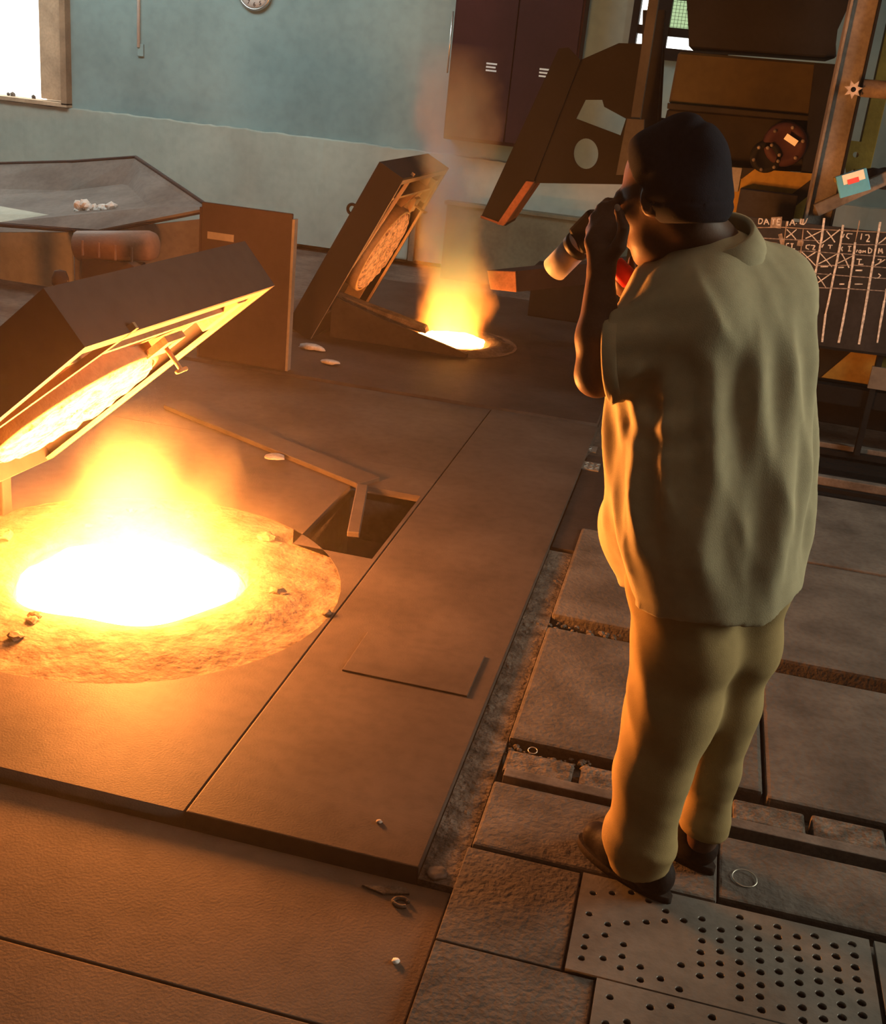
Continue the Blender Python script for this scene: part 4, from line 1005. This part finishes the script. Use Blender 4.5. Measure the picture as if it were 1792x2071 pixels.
# ---- body
B = Field((-0.42, 1.95, -0.01), (0.48, 2.85, 1.75), 0.0062)
B.ell(H(-.008, 0, .028), HAX, (.096, .075, .096), .02)
B.ell(H(.030, 0, -.035), HAX, (.068, .060, .090), .03)
B.ell(H(.040, 0, -.085), HAX, (.050, .050, .040), .03)
B.ell(H(.074, 0, -.108), HAX, (.020, .024, .018), .02)
B.cone(H(.090, -.034, .020), H(.090, .034, .020), .011, .011, .015)
B.cone(H(.098, 0, .012), H(.120, 0, -.034), .008, .0125, .010)
B.cone(H(.110, -.013, -.036), H(.110, .013, -.036), .009, .009, .006)
B.cone(H(.100, -.018, -.064), H(.100, .018, -.064), .0075, .0075, .006)
B.cone(H(.097, -.016, -.077), H(.097, .016, -.077), .008, .008, .006)
for s in (-1, 1):
    B.ell(H(.062, s * .045, -.022), HAX, (.024, .020, .020), .02)
    B.ell(H(.104, s * .031, .003), HAX, (.012, .016, .010), .008, sub=True)
    B.ell(H(.086, s * .031, .003), HAX, (.012, .013, .011), .003)
    B.ell(H(-.008, s * .077, -.014), HAX, (.024, .010, .033), .006)
    B.ell(H(-.004, s * .086, -.012), HAX, (.012, .006, .020), .004, sub=True)
B.cone(H(-.035, 0, -.055), NB, .056, .064, .03)
B.chain([(NB, .062), (NB * .5 + (SHL + SHR) * .25, .08)], .03)
CH = (SHL + SHR) / 2 - np.array([0, 0, .16])
B.cone(SHL, SHR, .055, .055, .04); B.cone(CH + (SHL - CH) * .3, HIP, .10, .11, .05); B.cone(CH, (SHL + SHR) / 2, .11, .07, .05)
B.chain([(SHL, .055), (ELL, .043)], .02); B.chain([(ELL, .040), (ELL * .62 + WRL * .38, .043), (WRL, .0275)], .02)
B.chain([(SHR, .055), (ELR, .043)], .02); B.chain([(ELR, .040), (ELR * .62 + WRR * .38, .042), (WRR, .0275)], .02)
B.chain([(HIP + TL * .08, .09), (KNL, .055), (ANL, .040), (ANL - np.array([0, 0, .05]), .038)], .03)
B.chain([(HIP - TL * .08, .09), (KNR, .055), (ANR, .040), (ANR - np.array([0, 0, .05]), .038)], .03)
# left hand: palm against the instrument, fingers over its far side, thumb up along the near side
PW = WRL + (A(1222, 505, 2.265) - WRL) * .35
KN = [A(1240, 448, 2.300), A(1220, 455, 2.292), A(1204, 470, 2.282), A(1193, 489, 2.272)]
wr = WRL + np.array([0, 0, .012])
for kn, r0, r1 in zip(KN, (.019, .019, .018, .016), (.0135, .0135, .013, .012)):
    B.cone(wr, kn, r0 + .004, r1, .012)
mids = [A(1236, 416, 2.325), A(1216, 421, 2.325), A(1201, 440, 2.318), A(1193, 464, 2.305)]
tips = [A(1252, 404, 2.352), A(1229, 408, 2.36), A(1220, 428, 2.358), A(1216, 458, 2.340)]
ends = [A(1268, 412, 2.360), A(1246, 414, 2.372), A(1238, 438, 2.372), A(1232, 466, 2.356)]
for kn, md, tp, en, r in zip(KN, mids, tips, ends, (.0105, .0105, .010, .009)):
    B.cone(kn, md, r * 1.15, r, .006); B.cone(md, tp, r, r * .92, .004); B.cone(tp, en, r * .92, r * .8, .004)
TH = [A(1226, 528, 2.255), A(1252, 497, 2.238), A(1262, 462, 2.235), A(1250, 424, 2.246)]
B.cone(TH[0], TH[1], .018, .0145, .012); B.cone(TH[1], TH[2], .0140, .0118, .005); B.cone(TH[2], TH[3], .0118, .0092, .004)
# right hand: cupped under the instrument's handle
RK = [A(1272, 566, 2.455), A(1276, 580, 2.462), A(1284, 592, 2.472), A(1294, 602, 2.482)]
for kn in RK: B.cone(WRR, kn, .020, .0125, .012)
for k, (kn, r) in enumerate(zip(RK, (.0105, .0105, .010, .009))):
    m1 = kn + np.array([-.022, -.018, -.012 + .004 * k]); m2 = m1 + np.array([.004, -.022, .014]); m3 = m2 + np.array([.012, -.006, .014])
    B.cone(kn, m1, r * 1.1, r, .005); B.cone(m1, m2, r, r * .9, .004); B.cone(m2, m3, r * .9, r * .8, .004)
rt = WRR + np.array([-.01, -.03, .02])
B.cone(rt, rt + np.array([-.02, -.03, .035]), .014, .0115, .01); B.cone(rt + np.array([-.02, -.03, .035]), rt + np.array([-.022, -.028, .065]), .0112, .009, .004)
body = B.mesh('body', M['skin'], man, 1)
# thumb nail
tn = nv(TH[3] - TH[2]); tv = nv(-TH[3] + np.array([0, 0, CAM_H]))
tv = nv(tv - tn * (tv @ tn)); tw = np.cross(tn, tv)
lathe('thumb_nail', [(0, 0.0012), (0.0045, 0.0009), (0.0058, 0.0)], M['nail'], man, 14,
      basis(TH[3] + tv * .0082 + tn * .002 - np.array(man.location), tn * 1.25, tw, tv))

# ---- cap
C = Field(HC - .17, HC + .17, 0.005)
C.ell(H(-.014, 0, .030), HAX, (.108, .092, .108), .01)
C.ell(H(-.038, 0, .046), HAX, (.080, .088, .090), .03)
C.ell(H(-.062, 0, -.018), HAX, (.060, .092, .070), .03)
X = C.grid() - HC
f_, s_, u_ = X @ HF, X @ HS, X @ HU
C.V += ((0.0026 * np.sin(30 * f_ + 24 * s_ + 2.5 * np.sin(20 * u_)) + .0024 * np.sin(46 * f_ - 30 * u_ + 14 * s_)) * np.clip((u_ + .05) / .08, 0, 1)).astype(np.float32)
front_ = (f_ - (.004 + .36 * u_)) * .95; bot_ = (-.050 + .22 * f_ - u_) * .95
cut_ = np.maximum(front_, bot_)
C.V = np.maximum(C.V, cut_.astype(np.float32))
C.V += (np.where(bot_ > -.030, -.0035, 0) + np.exp(-((bot_ + .033) / .003) ** 2) * .003 + .006 * np.exp(-((f_ * .7 + u_ * .9 + .02 * np.sin(20 * s_) - .035) / .012) ** 2) * (f_ < .02)).astype(np.float32)
cap_o = C.mesh('cap', M['cap'], man, 2)
cap_o['label'] = 'dark navy soft cloth cap'

# ---- shirt
S = Field((-0.40, 1.98, 0.70), (0.46, 2.72, 1.66), 0.0066)
X = S.grid(); Zg = X[..., 2]
def prof(keys):                                          # keys: (z, centre x, centre y, half width, half depth)
    k = np.array(sorted(keys)); return [np.interp(Zg, k[:, 0], k[:, i]) for i in range(1, 5)]
def row(pxl, pxr, py, Y, a, b, dz=0.0):
    c = A((pxl + pxr) / 2, py, Y); return (c[2] + dz, c[0], c[1], a, b)
cx_, cy_, aa, bb = prof([row(1270, 1612, 1196, 2.365, .198, .148), row(1236, 1632, 1085, 2.36, .224, .160), row(1232, 1645, 1000, 2.36, .231, .162),
                         row(1243, 1645, 900, 2.365, .228, .160), row(1250, 1642, 800, 2.37, .222, .156), row(1270, 1634, 700, 2.375, .212, .150),
                         row(1290, 1618, 620, 2.38, .196, .142), row(1320, 1592, 560, 2.385, .172, .126), row(1350, 1560, 505, 2.385, .110, .090), row(1380, 1540, 470, 2.385, .060, .06)])
dx, dy = X[..., 0] - cx_, X[..., 1] - cy_
p = dx * TL[0] + dy * TL[1]; q = dx * TD[0] + dy * TD[1]
ang = np.arctan2(q / bb, p / aa)                         # 0 = his left side, -pi/2 = middle of the back
rr = (np.abs(p / aa) ** 2.4 + np.abs(q / bb) ** 2.4) ** (1 / 2.4)
d = (rr - 1) * (aa * bb / np.sqrt((bb * np.cos(ang)) ** 2 + (aa * np.sin(ang)) ** 2)) * .93
hem_z = A(1440, 1204, 2.365)[2] + .26 * np.maximum(-p - .02, 0) + .006 * np.sin(5 * ang)
d = np.maximum(d, hem_z - Zg); d = np.maximum(d, Zg - A(1460, 490, 2.385)[2])
# folds: long soft drapes down the back, puckers round the armpit, slight blousing
def ripple(a, b, n, fa, fb, seed):
    r_ = np.random.default_rng(seed); o = 0
    for _ in range(n): o = o + np.sin(r_.uniform(*fa) * a + r_.uniform(*fb) * b + r_.uniform(0, 6.28))
    return o / n ** .5
def ridged(a, b, n, fa, fb, seed):
    r_ = np.random.default_rng(seed); o = 0
    for _ in range(n): o = o + (np.abs(np.sin(r_.uniform(*fa) * a + r_.uniform(*fb) * b + r_.uniform(0, 6.28) + .6 * np.sin(7 * b + r_.uniform(0, 6)))) - .64)
    return o / n ** .5
zt = (Zg - .78) / .7
calm = np.clip((Zg - .77) / .12, .25, 1) * np.clip((1.46 - Zg) / .1, .3, 1)
fold = calm * (.0060 * ripple(ang, zt, 6, (3, 8), (-5, 5), 4) + .0042 * ripple(ang, zt, 6, (8, 17), (-8, 8), 9))
ap = np.array(A(1350, 770, 2.21)); dist = np.sqrt(((X - ap) * np.array([1, 1, .75])) ** 2 @ np.ones(3))
fold += .0065 * np.sin(dist * 88 + 2.2 * np.sin(14 * Zg) + 1.5 * ang) * np.exp(-(dist / .105) ** 2)
fr = np.clip((ang + .10) / .35, 0, 1)
fold += fr * .0055 * ripple(ang, zt, 5, (4, 10), (-16, 16), 21)
fold += calm * (.0060 * ridged(ang, zt, 4, (3, 7), (-7, 7), 31) + .0035 * ridged(ang, zt, 4, (6, 12), (-14, 14), 33))
seam = np.exp(-((ang + 0.10) / .014) ** 2) * .0035
yoke_z = A(1500, 548, 2.24)[2] + .012 * np.sin(ang * 2)
yoke = np.exp(-((Zg - yoke_z) / .004) ** 2) * .0022 * (ang < 0)
d = d + fold - seam + yoke
S.V = d.astype(np.float32)
S.ell(A(1282, 1062, 2.42), np.array([TD, TL, (0, 0, 1)]), (.085, .07, .085), .10)     # bloused front corner
S.cone(NB - np.array([0, 0, .03]), SHL, .075, .078, .05); S.cone(NB - np.array([0, 0, .03]), SHR, .075, .074, .05)
S.ell(SHL + np.array([.012, .02, -.03]), np.eye(3), (.085, .085, .105), .05)
S.ell(SHR + np.array([-.01, -.01, -.03]), np.eye(3), (.078, .08, .11), .05)
# sleeves
def sleeve(a, b, r0, r1, t_end, k, cutp=None, cutn=None):
    ax = b - a; L = np.linalg.norm(ax); ax = ax / L
    u = nv(np.cross(ax, (0.3, 0.1, 1))); v = np.cross(ax, u)
    def fn(Xb):
        P = Xb - a; t = P @ ax; w = P - t[..., None] * ax
        th = np.arctan2(w @ v, w @ u); tt = np.clip(t / (L * t_end), 0, 1)
        r = r0 + (r1 - r0) * tt + .0045 * np.sin(4 * th + 11 * tt) * tt + .003 * np.sin(7 * th - 8 * tt)
        cutd = t - L * t_end if cutp is None else (Xb - cutp) @ cutn + .004 * np.sin(3 * th)
        return np.maximum(np.maximum(np.sqrt((w * w).sum(-1)) - r, cutd), -t - .02)
    e = a + ax * L * max(t_end, 1.1)
    S.put(np.minimum(a, e) - r1, np.maximum(a, e) + r1, fn, k)
SA, SB, SC, SN = SHL + np.array([.0, 0, -.012]), ELL + np.array([.005, 0, .022]), A(1233, 722, 2.22), nv((-.97, .05, -.22))
sleeve(SA, SB, .086, .080, 1.0, .035, SC, SN)
sleeve(SHR, ELR, .080, .076, .85, .03)
shirt = S.mesh('shirt', M['shirt'], man, 2)
# collar: stand and fold around the neck, gaping a little behind it
CB = A(1440, 496, 2.372); na = nv(nv(H(-.03, 0, -.06) - NB) + np.array([0.12, 0, .75])); nx_ = nv(TL - na * (TL @ na)); ny_ = np.cross(na, nx_)
lathe('collar', [(0.076, -.060), (0.074, .020), (0.077, .028), (0.084, .028), (0.099, -.010), (0.103, -.034), (0.097, -.037), (0.088, -.012), (0.083, -.060)], M['shirt'], shirt, 40,
      basis(CB - np.array(man.location), nx_ * 1.0, ny_ * 1.08, na))
# turned sleeve edge
ca = nv(SB - SA); cpt = SA + ca * (((SC - SA) @ SN) / (ca @ SN)); cu_ = nv(np.cross(SN, (0.3, .1, 1))); cv_ = np.cross(SN, cu_)
lathe('cuff', [(0.070, .006), (0.079, .006), (0.083, .002), (0.083, -.022), (0.079, -.024)], M['shirt'], shirt, 44, basis(cpt - np.array(man.location), cu_ * 1.0, cv_ * 1.03, SN))

# ---- trousers
T = Field((-0.25, 2.05, 0.03), (0.46, 2.66, 0.95), 0.0066)
HL, HR = HIP + TL * .085 + np.array([0, 0, -.02]), HIP - TL * .085 + np.array([0, 0, -.02])
T.cone(HL, HR, .112, .102, .05)
def leg(pts, seed):
    for i in range(len(pts) - 1):
        a, r0 = pts[i]; b, r1 = pts[i + 1]
        T.cone(a, b, r0, r1, .035)
leg([(HL, .113), (A(1385, 1300, 2.33), .116), (KNL + np.array([.0, 0, 0]), .103), (A(1318, 1560, 2.29), .083), (A(1296, 1690, 2.275), .078), (A(1300, 1738, 2.272), .070)], 1)
leg([(HR, .100), (A(1492, 1300, 2.41), .090), (KNR + np.array([.004, 0, 0]), .074), (A(1440, 1560, 2.42), .060), (A(1426, 1650, 2.42), .056), (A(1428, 1676, 2.42), .054)], 2)
X = T.grid()
w = X[..., 2]; lx = X[..., 0] * .8 - X[..., 1] * .6; ly = X[..., 0] * .6 + X[..., 1] * .8
low = np.clip((.34 - w) / .22, 0, 1); mid = np.clip((w - .2) / .15, 0, 1)
knee = np.exp(-((w - .46) / .13) ** 2) * np.clip((.06 - X[..., 0]) / .08, .2, 1)
T.V += (.0045 * ripple(lx, w, 5, (8, 30), (20, 62), 5) * low + .0035 * ripple(lx + .5 * ly, w, 5, (10, 34), (2, 9), 6) * mid
        + .0105 * ridged(lx - .4 * ly, w, 4, (16, 34), (14, 30), 8) * knee + .0080 * ridged(lx, w, 4, (10, 22), (3, 9), 12) * mid + .0100 * ridged(lx + .3 * ly, w, 4, (8, 20), (22, 40), 14) * low).astype(np.float32)
# hem cut square to each leg
hemL = A(1300, 1752, 2.272)[2] + (X[..., 0] - A(1300, 1752, 2.272)[0]) * .10
T.V = np.maximum(T.V, np.where(X[..., 0] * .57 + X[..., 1] * .82 < 2.06, hemL, A(1430, 1680, 2.42)[2]).astype(np.float32) - w.astype(np.float32))
trousers = T.mesh('trousers', M['trousers'], man, 2)

# ---- shoes
def shoe(heel, name):
    o = np.array([heel[0], heel[1], 0.0]); sd = np.array([-FD[1], FD[0], 0])
    F_ = Field(o + np.array([-.36, -.14, -.02]), o + np.array([.14, .34, .16]), 0.005)
    def Q(f, s, z): return o + FD * f + sd * s + np.array([0, 0, z])
    F_.cone(Q(.045, 0, .040), Q(.15, 0, .040), .040, .043, .03); F_.cone(Q(.15, 0, .038), Q(.235, -.004, .034), .044, .036, .03)
    F_.cone(Q(.055, 0, .05), Q(.075, 0, .115), .042, .040, .03); F_.cone(Q(.08, 0, .09), Q(.17, 0, .05), .038, .036, .03)
    Xs = F_.grid(); F_.V = np.maximum(F_.V, (.006 - Xs[..., 2])).astype(np.float32)
    sh = F_.mesh('shoe', M['shoe'], man, 1)
    out = []
    for k in range(28):
        a = 2 * PI * k / 28; f = .138 + .145 * math.cos(a); wd = .041 + .006 * math.cos(a - .4); out.append((f, wd * math.sin(a)))
    plate2d('sole', out, [], .022, M['sole'], sh, mtx=Matrix.Translation(-Vector(man.location)) @ basis(Q(0, 0, .014), FD, sd, (0, 0, 1)))
    return sh
shoe(gp(1352, 1822), 'l'); shoe(gp(1440, 1762), 'r')

# ---- pyrometer held to the eye
EYE = H(.114, .020, .002)
aim = nv((-0.57, 0.38, -0.75))
py = empty('optical_pyrometer', Vector(EYE)); tag(py, 'black optical pyrometer with grey lens barrel and red handle held to the eye', 'pyrometer')
pu = nv(np.array([0, 0, 1]) - aim * aim[2]); ps = np.cross(pu, aim)
pm_ = basis((0, 0, 0), ps, pu, aim)
M['barrel'] = mat('grey_barrel', (0.42, 0.38, 0.36), 0.5, 0.1, 14.0, bump=0.03)
M['pyro_black'] = mat('black_plastic', (0.022, 0.02, 0.02), 0.45, 0.15, 12.0, bump=0.03)
M['pyro_red'] = mat('red_plastic', (0.55, 0.02, 0.018), 0.35, 0.12, 12.0, bump=0.02)
lathe('eyepiece', [(0, 0.002), (.014, .002), (.020, .0), (.022, .012), (.017, .022), (.015, .045)], M['pyro_black'], py, 28, pm_)
bm = bmesh.new(); add_box(bm, (-.026, -.034, .04), (.026, .030, .110), pm_, .008); bm_obj('housing', bm, M['pyro_black'], py)
br = lathe('lens_barrel', [(.024, .105), (.030, .110), (.030, .125), (.027, .127), (.027, .135), (.0285, .136), (.0285, .205), (.0265, .206), (.024, .195), (0, .192)], M['barrel'], py, 32, pm_)
lathe('barrel_ring', [(.0285, .113), (.0315, .114), (.0315, .133), (.0285, .134)], M['pyro_black'], br, 32, pm_)
GR = np.array(A(1274, 566, 2.40)) - EYE; g0 = aim * .085 - pu * .03
gd = nv(GR - g0)
def along(t): return Vector(g0 + gd * t)
gl = np.linalg.norm(GR - g0)
hd = tube('handle', [along(0), along(gl * .55)], [.014, .013], M['pyro_black'], py, 14)
tube('red_grip', [along(gl * .5), along(gl * .56), along(gl * 1.0), along(gl * 1.08)], [.012, .020, .021, .015], M['pyro_red'], hd, 16)
